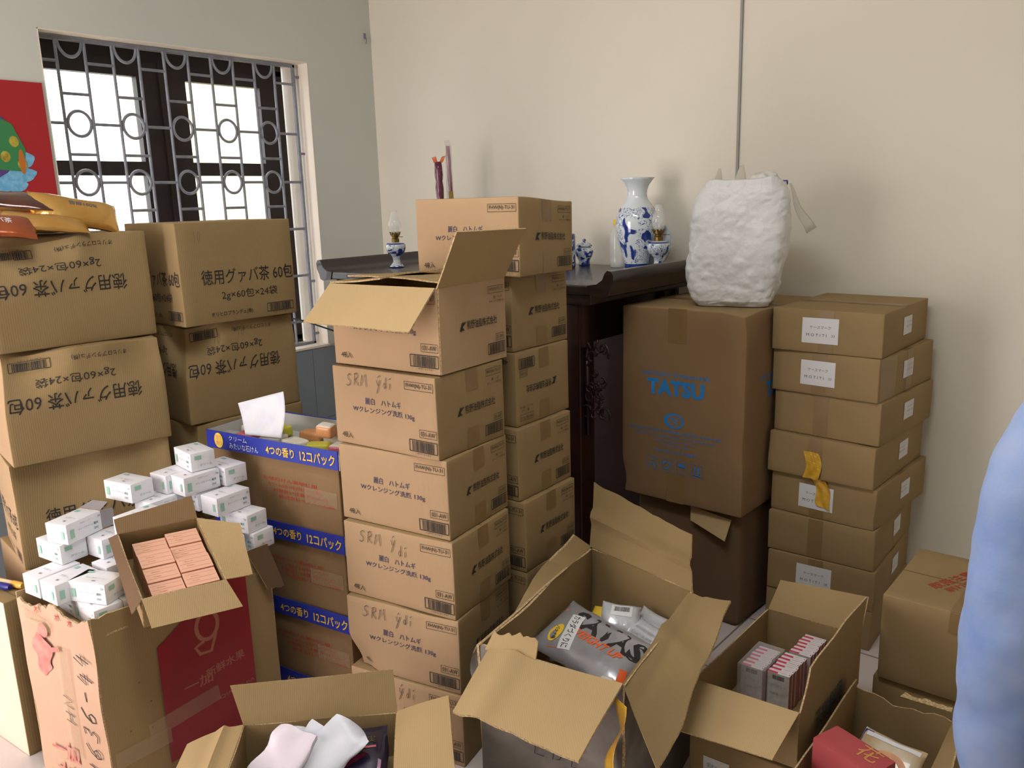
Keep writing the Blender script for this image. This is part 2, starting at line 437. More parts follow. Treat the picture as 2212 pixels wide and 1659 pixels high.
# ------------------------------------------------------------------ board panels for open cartons
def panel(g, q, th, m, m2=None, edge=KEDGE, n=(8, 6), seed=0, amp=0.003, torn=0.0, curl=0.0, creases=()):
    """slab spanned by q = (hinge left, hinge right, outer right, outer left); m on the side the normal (q0q1 x q0q3) points to, m2 behind"""
    q = [Vector(p) for p in q]
    nrm = (q[1] - q[0]).cross(q[3] - q[0]).normalized()
    m2 = m2 or m; R = random.Random(seed)
    nu, nv = n
    prof = [R.uniform(0, 1) for _ in range(nu + 1)]
    prof = [0.35 * prof[i] + 0.65 * (0.5 + 0.9 * noise.noise(Vector((i * 0.35, seed * 3.3, 0)))) for i in range(nu + 1)]
    sd = Vector((seed * 1.3, 0, seed * 2.1))
    def pt(i, j, side):
        u = i / nu; v = j / nv
        if torn: v = v * (1 - torn * prof[i] * (v ** 2))
        p = (q[0] * (1 - u) + q[1] * u) * (1 - v) + (q[3] * (1 - u) + q[2] * u) * v
        d = noise.noise(p * 6 + sd) * amp * 2 * (0.3 + v)
        d += curl * v * v
        for (uv, pos, dep) in creases:
            t = abs((v if uv == 'v' else u) - pos) / 0.12
            if t < 1: d += dep * (1 - t)
        return p + nrm * (d + (th / 2 if side else -th / 2))
    W = nu + 1
    A = [pt(i, j, 1) for j in range(nv + 1) for i in range(nu + 1)]
    B = [pt(i, j, 0) for j in range(nv + 1) for i in range(nu + 1)]
    fA = [(j * W + i, j * W + i + 1, (j + 1) * W + i + 1, (j + 1) * W + i) for j in range(nv) for i in range(nu)]
    g.add(A, fA, m); g.add(B, [f[::-1] for f in fA], m2)
    o = len(g.v) - 2 * len(A); kb = len(A)
    rim = [(i, 0) for i in range(nu)] + [(nu, j) for j in range(nv)] + [(i, nv) for i in range(nu, 0, -1)] + [(0, j) for j in range(nv, 0, -1)]
    ids = [j * W + i for i, j in rim]
    k = g.mi(edge)
    for a, b in zip(ids, ids[1:] + ids[:1]):
        g.f.append((o + b, o + a, o + kb + a, o + kb + b)); g.m.append(k)
    return nrm

def face_print(g, q, pr, off=0.0007, flip=False):
    """prints on a flat quad q=(lower left, lower right, upper right, upper left) in metres from lower left"""
    q = [Vector(p) for p in q]
    U = (q[1] - q[0]).normalized(); N = U.cross(q[3] - q[0]).normalized(); V = N.cross(U)
    for i, (m, vs, fs) in enumerate(pr):
        g.add([q[0] + U * a + V * b + N * (off + (0.0009 if m is CTAPE else 0.0) + 0.00004 * min(i, 60)) for a, b in vs], fs, m)

def open_carton(name, rim, z0, label, outer, inner, th=0.005, floor_z=None, base=None, seed=0, amp=0.002, group=None, cat='box', prints=None, n=(10, 7), torn={}, front=None):
    """rim = four world points fl, fr, br, bl of the opening; straight walls down to z0"""
    rim = [Vector(p) for p in rim]
    base = [Vector(p) for p in base] if base else [Vector((p.x, p.y, z0)) for p in rim]
    cen = sum(base, Vector()) / 4
    root = empty(name, (cen.x, cen.y, min(b.z for b in base)), label, cat, group)
    g = G()
    for k in range(4):
        a, b = k, (k + 1) % 4
        panel(g, (base[a], base[b], rim[b], rim[a]), th, (front or outer) if k == 0 else outer, inner, n=n, seed=seed + k, amp=amp, torn=torn.get(k, 0))
    fz = floor_z if floor_z is not None else None
    if fz is None: fl = [b + Vector((0, 0, th)) for b in base]
    else:
        fl = []
        for b, r in zip(base, rim):
            t = (fz - b.z) / (r.z - b.z); fl.append(b + (r - b) * t)
    panel(g, fl, th, inner, outer, n=(4, 4), seed=seed, amp=0.0005)
    if prints:
        for k, pr in prints.items():
            a, b = k, (k + 1) % 4
            face_print(g, (base[a], base[b], rim[b], rim[a]), pr, off=th / 2 + amp * 1.0 + 0.001)
    g.build('carton_body', root, root.location, smooth=math.radians(35))
    return root
def flap(root, q, seed=0, outer=KR, inner=KPALE, label=None, **kw):
    g = G(); panel(g, q, kw.pop('th', 0.004), outer, inner, seed=seed, **kw)
    o = g.build('flap', root, root.location, smooth=math.radians(35))
    if label: o['label'] = label
    return o

# ================================================================== ROOM
XW, YW, H = -3.829, 3.38, 3.15
X1, Y0 = 2.1, -1.2
def wallmat(name, a, b, dirt=0.0):
    m = mat(name, a, 0.75, b, 1.3, bump=0.12, bscale=45, lo=0.3, hi=0.7, spec=0.3)
    return m
WALL = wallmat('cream_paint', (231, 226, 213), (224, 219, 205))
WALLG = wallmat('pale_green_grey_paint', (210, 214, 208), (203, 208, 202))
REVEAL = wallmat('reveal_paint_lit', (238, 228, 214), (230, 220, 206))  # lighter than the walls, sky light on the reveal put into the tone
TILE = mat('grey_tile', (132, 142, 148), 0.35, (122, 132, 140), 3)
FLOORM = mat('floor_tile', (206, 194, 190), 0.3, (196, 184, 182), 3)
# grout lines on the floor
nt = FLOORM.node_tree; N = nt.nodes; L = nt.links
bk = N.new('ShaderNodeTexBrick'); bk.offset = 0; bk.inputs['Scale'].default_value = 1.0
bk.inputs['Brick Width'].default_value = 0.4; bk.inputs['Row Height'].default_value = 0.4; bk.inputs['Mortar Size'].default_value = 0.004
bk.inputs['Color1'].default_value = (*lin((206, 194, 190)), 1); bk.inputs['Color2'].default_value = (*lin((200, 188, 186)), 1); bk.inputs['Mortar'].default_value = (*lin((130, 120, 118)), 1)
tcn = N.new('ShaderNodeTexCoord'); L.new(tcn.outputs['Object'], bk.inputs['Vector']); L.new(bk.outputs['Color'], N['Principled BSDF'].inputs['Base Color'])

g = G(); g.box((XW - 0.25, Y0 - 0.2, -0.1), (X1, YW + 0.2, 0), FLOORM); struct(g.build('floor'))
g = G(); g.box((XW - 0.25, Y0 - 0.2, H), (X1, YW + 0.2, H + 0.1), WALL); struct(g.build('ceiling'))
g = G(); g.box((XW - 0.25, YW, 0), (X1 + 0.1, YW + 0.2, H), WALL); struct(g.build('wall_back'))
g = G(); g.box((X1, Y0, 0), (X1 + 0.1, YW, H), WALL); struct(g.build('wall_right'))
# window wall with the opening
WY0, WY1, WZ0, WZ1 = 1.565, 2.921, 0.812, 2.349
g = G(); T_ = 0.25
for lo, hi in (((XW - T_, Y0, 0), (XW, WY0, H)), ((XW - T_, WY1, 0), (XW, YW, H)), ((XW - T_, WY0, 0), (XW, WY1, WZ0)), ((XW - T_, WY0, WZ1), (XW, WY1, H))):
    g.box(lo, hi, WALLG)
struct(g.build('wall_left'))
g = G()   # painted lining of the opening
for lo, hi in (((XW - T_, WY0, WZ1 - 0.004), (XW + 0.001, WY1, WZ1)), ((XW - T_, WY1 - 0.004, WZ0), (XW + 0.001, WY1, WZ1)), ((XW - T_, WY0, WZ0), (XW + 0.001, WY0 + 0.004, WZ1))):
    g.box(lo, hi, REVEAL)
g.box((XW - T_, WY0, WZ0), (XW + 0.012, WY1, WZ0 + 0.012), REVEAL)
struct(g.build('trim_1'))
g = G()   # grey tiles below the sill
for k in range(13):
    y0 = Y0 + k * 0.4; y1 = min(y0 + 0.397, YW - 0.001)
    for z0, z1 in ((0.0, 0.397), (0.4, WZ0 - 0.006)):
        if y1 > y0: g.box((XW, y0, z0), (XW + 0.008, y1, z1), TILE)
o = struct(g.build('trim_2'))
# wall towards the camera's back, with the doorway the daylight comes through
g = G()
for lo, hi in (((XW, Y0 - 0.1, 0), (-3.4, Y0, H)), ((-2.1, Y0 - 0.1, 0), (X1, Y0, H)), ((-3.4, Y0 - 0.1, 2.3), (-2.1, Y0, H))):
    g.box(lo, hi, WALL)
struct(g.build('wall_front'))
# casement window: frame, two sashes, panes
g = G(); XF = XW - 0.20; XB = XW - 0.245
g.box((XB, WY0 + 0.004, WZ1 - 0.055), (XF, WY1 - 0.03, WZ1 - 0.004), FRAMEWOOD)
g.box((XB, WY0 + 0.004, WZ0 + 0.012), (XF, WY1 - 0.03, WZ0 + 0.055), FRAMEWOOD)
g.box((XB, WY1 - 0.085, WZ0 + 0.03), (XF, WY1 - 0.03, WZ1 - 0.03), FRAMEWOOD)
g.box((XB, WY0 + 0.004, WZ0 + 0.03), (XF, WY0 + 0.05, WZ1 - 0.03), FRAMEWOOD)
win = struct(g.build('window_1', origin=(XF, (WY0 + WY1) / 2, WZ0)))
for (ya, yb, pa, pb) in ((1.572, 2.185, 1.615, 2.062), (2.19, 2.834, 2.312, 2.74)):
    g = G(); xa, xb = XF - 0.035, XF + 0.008
    g.box((xa, ya, WZ0 + 0.055), (xb, pa, WZ1 - 0.055), FRAMEWOOD); g.box((xa, pb, WZ0 + 0.055), (xb, yb, WZ1 - 0.055), FRAMEWOOD)
    zz = [WZ0 + 0.055, 0.93, 1.30, 1.372, 1.765, 1.83, 2.222, WZ1 - 0.055]
    for k in range(0, 8, 2): g.box((xa, pa, zz[k]), (xb, pb, zz[k + 1]), FRAMEWOOD)
    s_ = g.build('window_sash', win, win.location)
    for k in range(1, 7, 2):
        gg = G(); gg.box((XF - 0.018, pa, zz[k]), (XF - 0.013, pb, zz[k + 1]), PANE)
        gg.build('window_pane', s_, (XF, 0, 0)).location = Vector((XF, 0, 0)) - win.location
g = G(); g.box((XF + 0.008, 2.17, WZ0 + 0.055), (XF + 0.02, 2.205, WZ1 - 0.055), FRAMEWOOD); g.build('meeting_strip', win, win.location)
# painted iron grille
XG = XW - 0.08; g = G(); br = 0.0072
ys = [1.662 + 0.1221 * k for k in range(10)]
def bar(a, b, r=br): g.tube([a, b], r, IRON, 6)
g.box((XG - 0.008, WY0 + 0.02, WZ1 - 0.022), (XG + 0.008, 2.889, WZ1 - 0.008), IRON)
g.box((XG - 0.008, WY0 + 0.02, WZ0 + 0.014), (XG + 0.008, 2.889, WZ0 + 0.026), IRON)
g.box((XG - 0.008, 2.875, WZ0 + 0.014), (XG + 0.008, 2.889, WZ1 - 0.01), IRON)
g.box((XG - 0.008, WY0 + 0.006, WZ0 + 0.014), (XG + 0.008, WY0 + 0.02, WZ1 - 0.01), IRON)
for y in ys: bar((XG, y, WZ0 + 0.02), (XG, y, WZ1 - 0.01))
for k in range(0, 10, 2):
    ya, yb = ys[k], ys[k + 1]; ym = (ya + yb) / 2
    for z in (2.107, 1.850, 1.600, 1.475 - 0.125, 1.09, 0.96): bar((XG, ya, z), (XG, yb, z))
    for z in (1.982, 1.728, 1.217):
        g.tube([(XG, ym + 0.05 * math.cos(t), z + 0.054 * math.sin(t)) for t in [2 * PI * i / 28 for i in range(28)]], br, IRON, 6, closed=True)
    g.tube([(XG, ym + 0.052 * math.cos(t), WZ1 - 0.018 - 0.07 * math.sin(t)) for t in [PI * i / 16 for i in range(17)]], br, IRON, 6)
for ya, yb in [(WY0 + 0.01, ys[0])] + [(ys[k], ys[k + 1]) for k in range(1, 9, 2)] + [(ys[9], 2.88)]:
    for z in (2.24, 1.982, 1.728, 1.475, 1.217, 0.96): bar((XG, ya, z), (XG, yb, z))
for x0 in (2.3, 1.9, 1.2, 0.9): bar((XG, 2.885, x0 - 0.02), (XG, WY1 + 0.01, x0 - 0.02))
gr = g.build('window_grille', origin=(XG, 2.24, WZ0), smooth=math.radians(40))
tag(gr, 'grey painted iron window grille with rows of rings, set in the window opening', 'window grille')
# neighbour wall outside
g = G(); g.box((-5.9, 2.9, 0), (-5.6, 9.0, 4.2), mat('neighbour_render', (232, 222, 176), 0.9, (226, 216, 170), 2))
o = g.build('neighbour_wall', origin=(-5.75, 5, 0)); tag(o, 'pale yellow wall of a neighbouring building seen through the right half of the window', 'building'); o['kind'] = 'structure'
g = G(); g.box((-12, -6, -0.3), (XW - 0.25, 12, -0.1), mat('yard_concrete', (190, 186, 176), 0.9)); o = g.build('yard_ground'); o['kind'] = 'structure'
# conduit on the back wall, hook in the corner
g = G(); g.box((-1.573, YW - 0.010, 1.2), (-1.563, YW - 0.0005, H - 0.01), mat('conduit_grey', (150, 150, 146), 0.5))
o = g.build('cable_conduit', origin=(-1.568, YW, 1.2)); tag(o, 'thin grey cable trunking running vertically down the bare back wall', 'conduit')
g = G(); g.tube([(XW + 0.001, 3.334, 2.53), (XW + 0.012, 3.334, 2.52), (XW + 0.014, 3.334, 2.50), (XW + 0.008, 3.334, 2.488)], 0.003, IRON, 6); g.box((XW, 3.326, 2.515), (XW + 0.004, 3.342, 2.545), IRON)
o = g.build('wall_hook', origin=(XW, 3.334, 2.49)); tag(o, 'small metal hook high on the window wall near the corner', 'hook')
# black cable from the window grille
g = G(); g.tube([(-3.87, 2.72, 0.99), (-3.80, 2.74, 0.98), (-3.62, 2.80, 0.93), (-3.42, 2.86, 0.86), (-3.27, 2.80, 0.74), (-3.22, 2.75, 0.45), (-3.2, 2.7, 0.01)], 0.005, BLK, 6)
o = g.build('black_cable', origin=(-3.2, 2.7, 0)); tag(o, 'black cable sagging from the window grille behind the cartons', 'cable')
# ceiling lamp (outside the frame, gives the overhead light)
g = G(); g.box((-1.6, 0.62, 3.10), (-0.2, 0.78, 3.15), mat('lamp_housing', (235, 235, 235), 0.4))
o = g.build('ceiling_lamp', origin=(-0.9, 0.7, 3.15)); tag(o, 'white batten lamp fixed to the ceiling', 'lamp')

# poster ---------------------------------------------------------------
root_z = 1.30
g = G(); px = XW + 0.002
g.box((px, 0.98, 1.28), (px + 0.004, 1.552, 2.13), mat('red_poster', (170, 32, 42), 0.35))
FS = -0.03
def pw_(y, z): return Vector((px + 0.0048, y + FS, z + 0.06))
def blob(cy, cz, ry, rz, m, k=0.0, off=0.0, n=20, wob=0.0):
    vs = [pw_(cy + ry * (1 + wob * math.sin(5 * t)) * math.cos(t), cz + rz * (1 + wob * math.sin(4 * t + 1)) * math.sin(t)) + Vector((off, 0, 0)) for t in [2 * PI * i / n for i in range(n)]]
    g.add(vs, [tuple(range(n))], m)
CB = mat('cloud_blue', (96, 168, 214), 0.5, (130, 190, 226), 60); RG = mat('robe_green', (52, 130, 78), 0.5); RY = mat('robe_gold', (186, 176, 66), 0.5, (150, 120, 40), 50); RP = mat('robe_purple', (84, 60, 130), 0.5); SK = mat('painted_face', (206, 190, 170), 0.5); RO = mat('robe_orange', (190, 110, 40), 0.5)
for a in ((1.43, 1.70, 0.08, 0.035), (1.36, 1.67, 0.09, 0.04), (1.27, 1.68, 0.10, 0.04), (1.46, 1.76, 0.05, 0.035), (1.42, 1.655, 0.05, 0.025), (1.16, 1.69, 0.1, 0.04)): g_k = len(g.v) * 0.000004; blob(*a, CB, wob=0.08, off=g_k)
FS = 0.04
blob(1.26, 1.82, 0.12, 0.14, RP, off=0.0008)
vs = [pw_(a, b) + Vector((0.0011, 0, 0)) for a, b in ((1.28, 1.72), (1.395, 1.71), (1.41, 1.80), (1.37, 1.90), (1.31, 1.93), (1.22, 1.90), (1.24, 1.80))]; g.add(vs, [tuple(range(7))], RG)
for a in ((1.30, 1.84), (1.37, 1.83), (1.33, 1.77), (1.39, 1.74), (1.28, 1.73)): blob(a[0], a[1], 0.018, 0.022, RY, off=0.0014)
blob(1.39, 1.75, 0.012, 0.05, RO, off=0.0016); blob(1.27, 1.93, 0.04, 0.05, SK, off=0.0010); blob(1.295, 1.90, 0.014, 0.035, BLK, off=0.0013); blob(1.28, 1.985, 0.05, 0.025, RY, off=0.0013, wob=0.1); blob(1.245, 1.94, 0.006, 0.006, BLK, off=0.0015); blob(1.285, 1.94, 0.006, 0.006, BLK, off=0.0015)
o = g.build('wall_poster', origin=(px, 1.27, 1.28)); tag(o, 'red poster with a robed figure on blue clouds, on the wall left of the window', 'poster')

# ================================================================== CARTON STACKS
# tall front stack, six cartons; the top one stands open
A = [(-1.519, 1.512, 5.0), (-1.519, 1.492, 4.4), (-1.505, 1.506, 8.2), (-1.488, 1.498, 9.4), (-1.482, 1.500, 12.4), (-1.477, 1.494, 12.4)]
AW, AD, AH = 0.392, 0.300, 0.23
albl = {1: 'peach-brown carton with handwriting scribbled over, second from the top of the tall front stack', 2: 'peach-brown carton without handwriting, third from the top of the tall front stack',
        3: 'brown carton with handwriting, fourth from the top of the tall front stack', 4: 'brown carton with handwriting, fifth from the top of the tall front stack', 5: 'bottom carton of the tall front stack, half hidden behind open cartons'}
pens = {1: 0.006, 2: None, 3: -0.012, 4: 0.008, 5: 0.004}
for k in range(1, 6):
    x, y, yw = A[k]; z = AH * (5 - k)
    dn = []
    if k == 4: dn = [((-AW, 0, 0.0), 0.11, (0.03, 0.02, 0.0)), ((-AW * 0.3, 0, AH), 0.12, (0, 0.004, -0.006))]
    if k == 1: dn = [((-AW * 0.42, 0, 0.1), 0.10, (0, 0.006, 0))]
    if k == 3: dn = [((0, 0, AH), 0.09, (-0.006, 0.006, -0.002))]
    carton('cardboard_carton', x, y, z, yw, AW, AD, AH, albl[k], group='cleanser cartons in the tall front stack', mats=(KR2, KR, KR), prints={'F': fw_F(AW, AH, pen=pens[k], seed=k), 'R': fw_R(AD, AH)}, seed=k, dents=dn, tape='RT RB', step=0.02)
# open top carton of the front stack
x, y, yw = A[0]; a = math.radians(yw); u = Vector((math.cos(a), math.sin(a), 0)); v = Vector((-math.sin(a), math.cos(a), 0))
nr = Vector((x, y, 0)); zt = 1.382
def cp(s, t, z): return nr + u * s + v * t + Vector((0, 0, z))
rimA = [cp(-AW, 0.003, zt), cp(0, 0.003, zt), cp(0, AD, zt), cp(-AW, AD, zt)]
baseA = [cp(-AW, 0.003, 1.153), cp(0, 0.003, 1.153), cp(0, AD, 1.153), cp(-AW, AD, 1.153)]
top = open_carton('open_cardboard_carton', rimA, 1.153, 'open peach-brown carton with raised flaps on top of the tall front stack', KR2, KPALE, base=baseA, seed=11, amp=0.001,
                  prints={0: fw_F(AW, 0.229), 1: fw_R(AD, 0.229)}, group='cleanser cartons in the tall front stack')
flap(top, (cp(-0.005, 0.0, zt), cp(-AW + 0.0, 0.0, zt), Vector((-1.872, 1.350, 1.290)), Vector((-1.492, 1.383, 1.288))), seed=3, outer=KPALE, inner=KR2, amp=0.0015)
flap(top, (cp(0.0, 0.0, zt), cp(0.0, AD, zt), Vector((-1.462, 1.815, 1.521)), Vector((-1.427, 1.50, 1.527))), seed=4, outer=KPALE, inner=KPALE, amp=0.0015)
flap(top, (cp(-AW, AD, zt + 0.004), cp(-AW, 0, zt + 0.004), cp(-AW + 0.185, 0.01, zt + 0.010), cp(-AW + 0.185, AD - 0.01, zt + 0.022)), seed=5, outer=KR, inner=KPALE, amp=0.003, curl=0.006)
flap(top, (cp(-0.01, AD, zt + 0.006), cp(-AW + 0.01, AD, zt + 0.006), cp(-AW + 0.02, 0.05, zt + 0.018), cp(-0.02, 0.05, zt + 0.012)), seed=6, outer=KR, inner=KPALE, amp=0.003)
tag(bpy.data.objects['open_cardboard_carton'], top['label'], 'box', 'cleanser cartons in the tall front stack')

# rear stack of the same cartons, seven high
B = [(-1.520, 1.856, 4.0), (-1.574, 1.880, 2.0), (-1.558, 1.870, 3.1), (-1.541, 1.850, 2.4), (-1.520, 1.850, 4.0), (-1.52, 1.853, 4.0), (-1.52, 1.853, 4.0)]
blbl = ['topmost carton of the rear stack, its near face half hidden by a raised flap', 'carton second from the top of the rear stack', 'upside-down printed carton third from the top of the rear stack', 'carton fourth from the top of the rear stack',
        'carton fifth from the top of the rear stack', 'carton sixth from the top of the rear stack, beside the torn open carton', 'bottom carton of the rear stack']
for k in range(7):
    x, y, yw = B[k]; hh = 0.23; z = 0.23 * (6 - k)
    up = k != 2; dn = []
    if k == 0: dn = [((0, AD, hh), 0.30, (0, 0, -0.018)), ((-0.2, 0, 0.0), 0.2, (0, 0.004, 0.004))]
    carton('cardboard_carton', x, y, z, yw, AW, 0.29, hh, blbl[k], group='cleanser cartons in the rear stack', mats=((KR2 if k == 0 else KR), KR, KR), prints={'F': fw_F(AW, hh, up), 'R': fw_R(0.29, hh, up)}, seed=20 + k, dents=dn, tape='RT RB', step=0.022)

# guava tea cartons, left front stack
GC = [(-2.695, 0.869, -3.2), (-2.669, 0.848, -8.7), (-2.701, 0.842, -12.0), (-2.72, 0.86, -6.0)]
clbl = ['dented tea carton printed upside down, topmost of the left stack under the gold pouches', 'tea carton printed upside down with a sunken top corner, second in the left stack',
        'tea carton with upright print behind the pile of small white boxes', 'tea carton at the lower part of the left stack, hidden behind the big taped carton']
gh = 0.339
for k in range(4):
    x, y, yw = GC[k]; z = 1.536 - gh * (k + 1)
    dn = []
    if k == 0: dn = [((0, 0.0, gh), 0.20, (-0.05, 0.01, -0.03)), ((0, 0.16, gh), 0.13, (-0.04, 0, -0.018)), ((0, 0.33, gh), 0.10, (-0.014, 0, 0.0)), ((-0.1, 0.2, gh), 0.14, (0, 0, -0.01))]
    if k == 1: dn = [((0, 0.03, gh), 0.19, (-0.06, 0.02, -0.016)), ((0, 0.42, gh), 0.14, (-0.035, 0, -0.006))]
    if k == 2: dn = [((0, 0.15, gh * 0.95), 0.22, (-0.04, 0, -0.008)), ((0, 0.38, gh * 0.9), 0.14, (-0.03, 0, 0.0))]
    up = k >= 2
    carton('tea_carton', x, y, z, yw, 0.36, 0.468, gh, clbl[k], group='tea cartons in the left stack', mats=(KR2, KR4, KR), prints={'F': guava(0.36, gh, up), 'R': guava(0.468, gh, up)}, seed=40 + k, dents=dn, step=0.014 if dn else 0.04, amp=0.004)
carton('flat_carton', -2.70, 0.86, 0, -4, 0.37, 0.47, 0.18, 'flat carton on the floor under the left tea stack', seed=47)
GD = [(-2.600, 1.402, -1.1), (-2.634, 1.401, -2.5), (-2.621, 1.404, -1.4), (-2.62, 1.404, -1.4)]
dlbl = ['tea carton with upright print, topmost of the stack below the window', 'tea carton printed upside down with a crushed corner, second in the stack below the window', 'tea carton third in the stack below the window, behind the blue tray', 'lowest tea carton of the stack below the window']
gh = 0.345
for k in range(4):
    x, y, yw = GD[k]; z = 1.557 - gh * (k + 1)
    dn = []
    if k == 1: dn = [((0, 0.0, gh * 0.9), 0.16, (-0.08, 0.05, -0.02)), ((0, 0.42, gh), 0.12, (-0.015, 0, -0.006))]
    if k == 2: dn = [((0, 0.0, gh * 0.95), 0.12, (-0.02, 0.02, -0.006))]
    pen = [('10', 0.13, 0.80)] if k == 0 else ([('10', 0.24, 0.78), ('10', 0.46, 0.83)] if k == 1 else [])
    carton('tea_carton', x, y, z, yw, 0.36, 0.44, gh, dlbl[k], group='tea cartons in the stack below the window', mats=(KR4, KR4, KR), prints={'F': guava(0.36, gh, k != 1), 'R': guava(0.44, gh, k != 1, pen)}, seed=50 + k, dents=dn, step=0.014 if dn else 0.04, amp=0.003)
carton('flat_carton', -2.61, 1.41, 0, -2, 0.37, 0.44, 0.176, 'flat carton on the floor under the tea stack below the window', seed=57)

# motiti stack, eight flat cartons by the back wall
MM = [(-0.785, 2.825, -1.2), (-0.786, 2.817, -4.8), (-0.775, 2.826, -4.4), (-0.778, 2.807, -2.5), (-0.768, 2.818, -3.5), (-0.765, 2.826, 1.2), (-0.756, 2.826, 2.6), (-0.76, 2.826, 2.0)]
mlbl = ['topmost flat carton of the labelled stack by the back wall', 'flat carton by the back wall, clear tape wrapped round its near corner', 'unlabelled flat carton by the back wall, third from the top',
        'flat carton by the back wall, fourth from the top, crumpled yellow tape on front', 'flat carton with yellow tape end hanging over its white label, by the back wall', 'flat carton with a long brown tape strip and no front label, sixth in stack',
        'flat carton by the back wall, label half hidden by an open flap', 'lowest flat carton of the stack by the back wall']
MWd, MDd, MHd = 0.379, 0.503, 0.1505
for k in range(8):
    x, y, yw = MM[k]; z = MHd * (7 - k)
    F = []; 
    if k in (0, 1, 4, 6): F += motiti(MWd, MHd, {0: '33', 1: '103', 4: '101', 6: '28'}[k])
    R = P_rect((0.50 if k in (0, 1, 2) else 0.56) * MDd, 0.55 * MHd, 0.092, 0.062, PAPER, 3, 3) + P_text('ケースマーク', 0.53 * MDd, 0.62 * MHd, 0.055, 0.008, GREYINK) + P_text('M O T I T I', 0.53 * MDd, 0.52 * MHd, 0.055, 0.008, GREYINK)
    dn = []
    if k == 3: dn = [((-MWd, 0, MHd), 0.12, (0.0, 0.012, 0.0)), ((-0.03, 0, MHd), 0.08, (0, 0.006, -0.004))]
    if k == 4: dn = [((0, 0, 0.03), 0.09, (-0.008, 0.008, 0))]
    ex = {}
    if k == 1: R += P_rect(0.07, MHd / 2, 0.13, MHd * 0.98, CTAPE, 6, 4) + P_rect(0.26, MHd / 2, 0.05, MHd * 0.98, CTAPE, 3, 4)
    m_o, M, wp = carton('flat_carton', x, y, z, yw, MWd, MDd, MHd, mlbl[k], group='flat cartons stacked by the back wall', mats=(KR, KR, KR), prints={'F': F, 'R': R}, seed=60 + k, dents=dn, step=0.018 if dn else 0.025, tape='Fm Tx' if k != 0 else 'FT FB Tx', seams=(k == 0))
    if k in (3, 4):   # crumpled yellow tape is a part of its carton
        gy = G()
        if k == 3:
            fn = lambda s, t: M @ (Vector((-0.245 + 0.055 * s + 0.012 * math.sin(t * 3), -0.006 - 0.002 * math.sin(s * 9 + t * 7), 0.10 - 0.098 * t)))
        else:
            fn = lambda s, t: M @ (Vector((-0.225 + 0.05 * s + 0.028 * t + 0.008 * math.sin(t * 5), -0.007 - 0.0025 * math.sin(s * 8 - t * 6), 0.148 - 0.095 * t - 0.012 * s * t)))
        gy.quadgrid(fn, 6, 12, YTAPE)
        t_ = gy.build('yellow_tape', m_o, m_o.location); t_['label'] = 'crumpled yellow tape'
        sm = t_.modifiers.new('thick', 'SOLIDIFY'); sm.thickness = 0.0006

# tall carton with blue print and the one under it
TW, TD, TH = 0.506, 0.571, 0.742
F = []
F += P_rect(0.47 * TW, 0.915 * TH, 0.075, 0.125, TAPE, 3, 5) + P_rect(0.47 * TW, 0.075 * TH, 0.072, 0.11, TAPE, 3, 5)
F += P_text('KHẨU TRANG Y TẾ KHÁNG KHUẨN', 0.46 * TW, 0.672 * TH, 0.56 * TW, 0.030 * TH, BLUEINK, bold=0.02)
F += P_text('TATSU', 0.46 * TW, 0.600 * TH, 0.47 * TW, 0.082 * TH, BLUEINK, bold=0.10)
lx, ly = 0.455 * TW, 0.432 * TH
F += [(BLUEINK, [(lx + 0.042 * math.cos(t) + 0, ly + 0.030 * math.sin(t)) for t in [2 * PI * i / 28 for i in range(28)]], [tuple(range(28))])]
F += [(KR3, [(lx + 0.032 * math.cos(t) * 0.95 + 0.003, ly + 0.024 * math.sin(t)) for t in [2 * PI * i / 28 for i in range(28)]], [tuple(range(28))])]
F += P_text('TS', lx, ly, 0.03, 0.02, BLUEINK, bold=0.03)
for i in range(4): F += P_stroke([(lx - 0.026, ly - 0.015 + 0.01 * i), (lx + 0.026, ly - 0.015 + 0.01 * i)], 0.001, BLUEINK)
F += P_text('Sản xuất tại: CÔNG TY CỔ PHẦN TIÊN SƠN THANH HÓA', 0.46 * TW, 0.373 * TH, 0.76 * TW, 0.024 * TH, BLUEINK, bold=0.02)
F += P_text('Số 09 Khu công nghiệp Tây Bắc Ga, Phường Đông Thọ', 0.46 * TW, 0.345 * TH, 0.68 * TW, 0.016 * TH, BLUEINK)
F += P_text('Thành phố Thanh Hóa, Việt Nam', 0.46 * TW, 0.322 * TH, 0.34 * TW, 0.015 * TH, BLUEINK)
F += P_text('ĐT: (0237) 3751 388', 0.46 * TW, 0.298 * TH, 0.22 * TW, 0.014 * TH, BLUEINK)
F += P_text('Tiêu chuẩn cơ sở: 01:2008/TS', 0.47 * TW, 0.270 * TH, 0.36 * TW, 0.018 * TH, BLUEINK, bold=0.02)
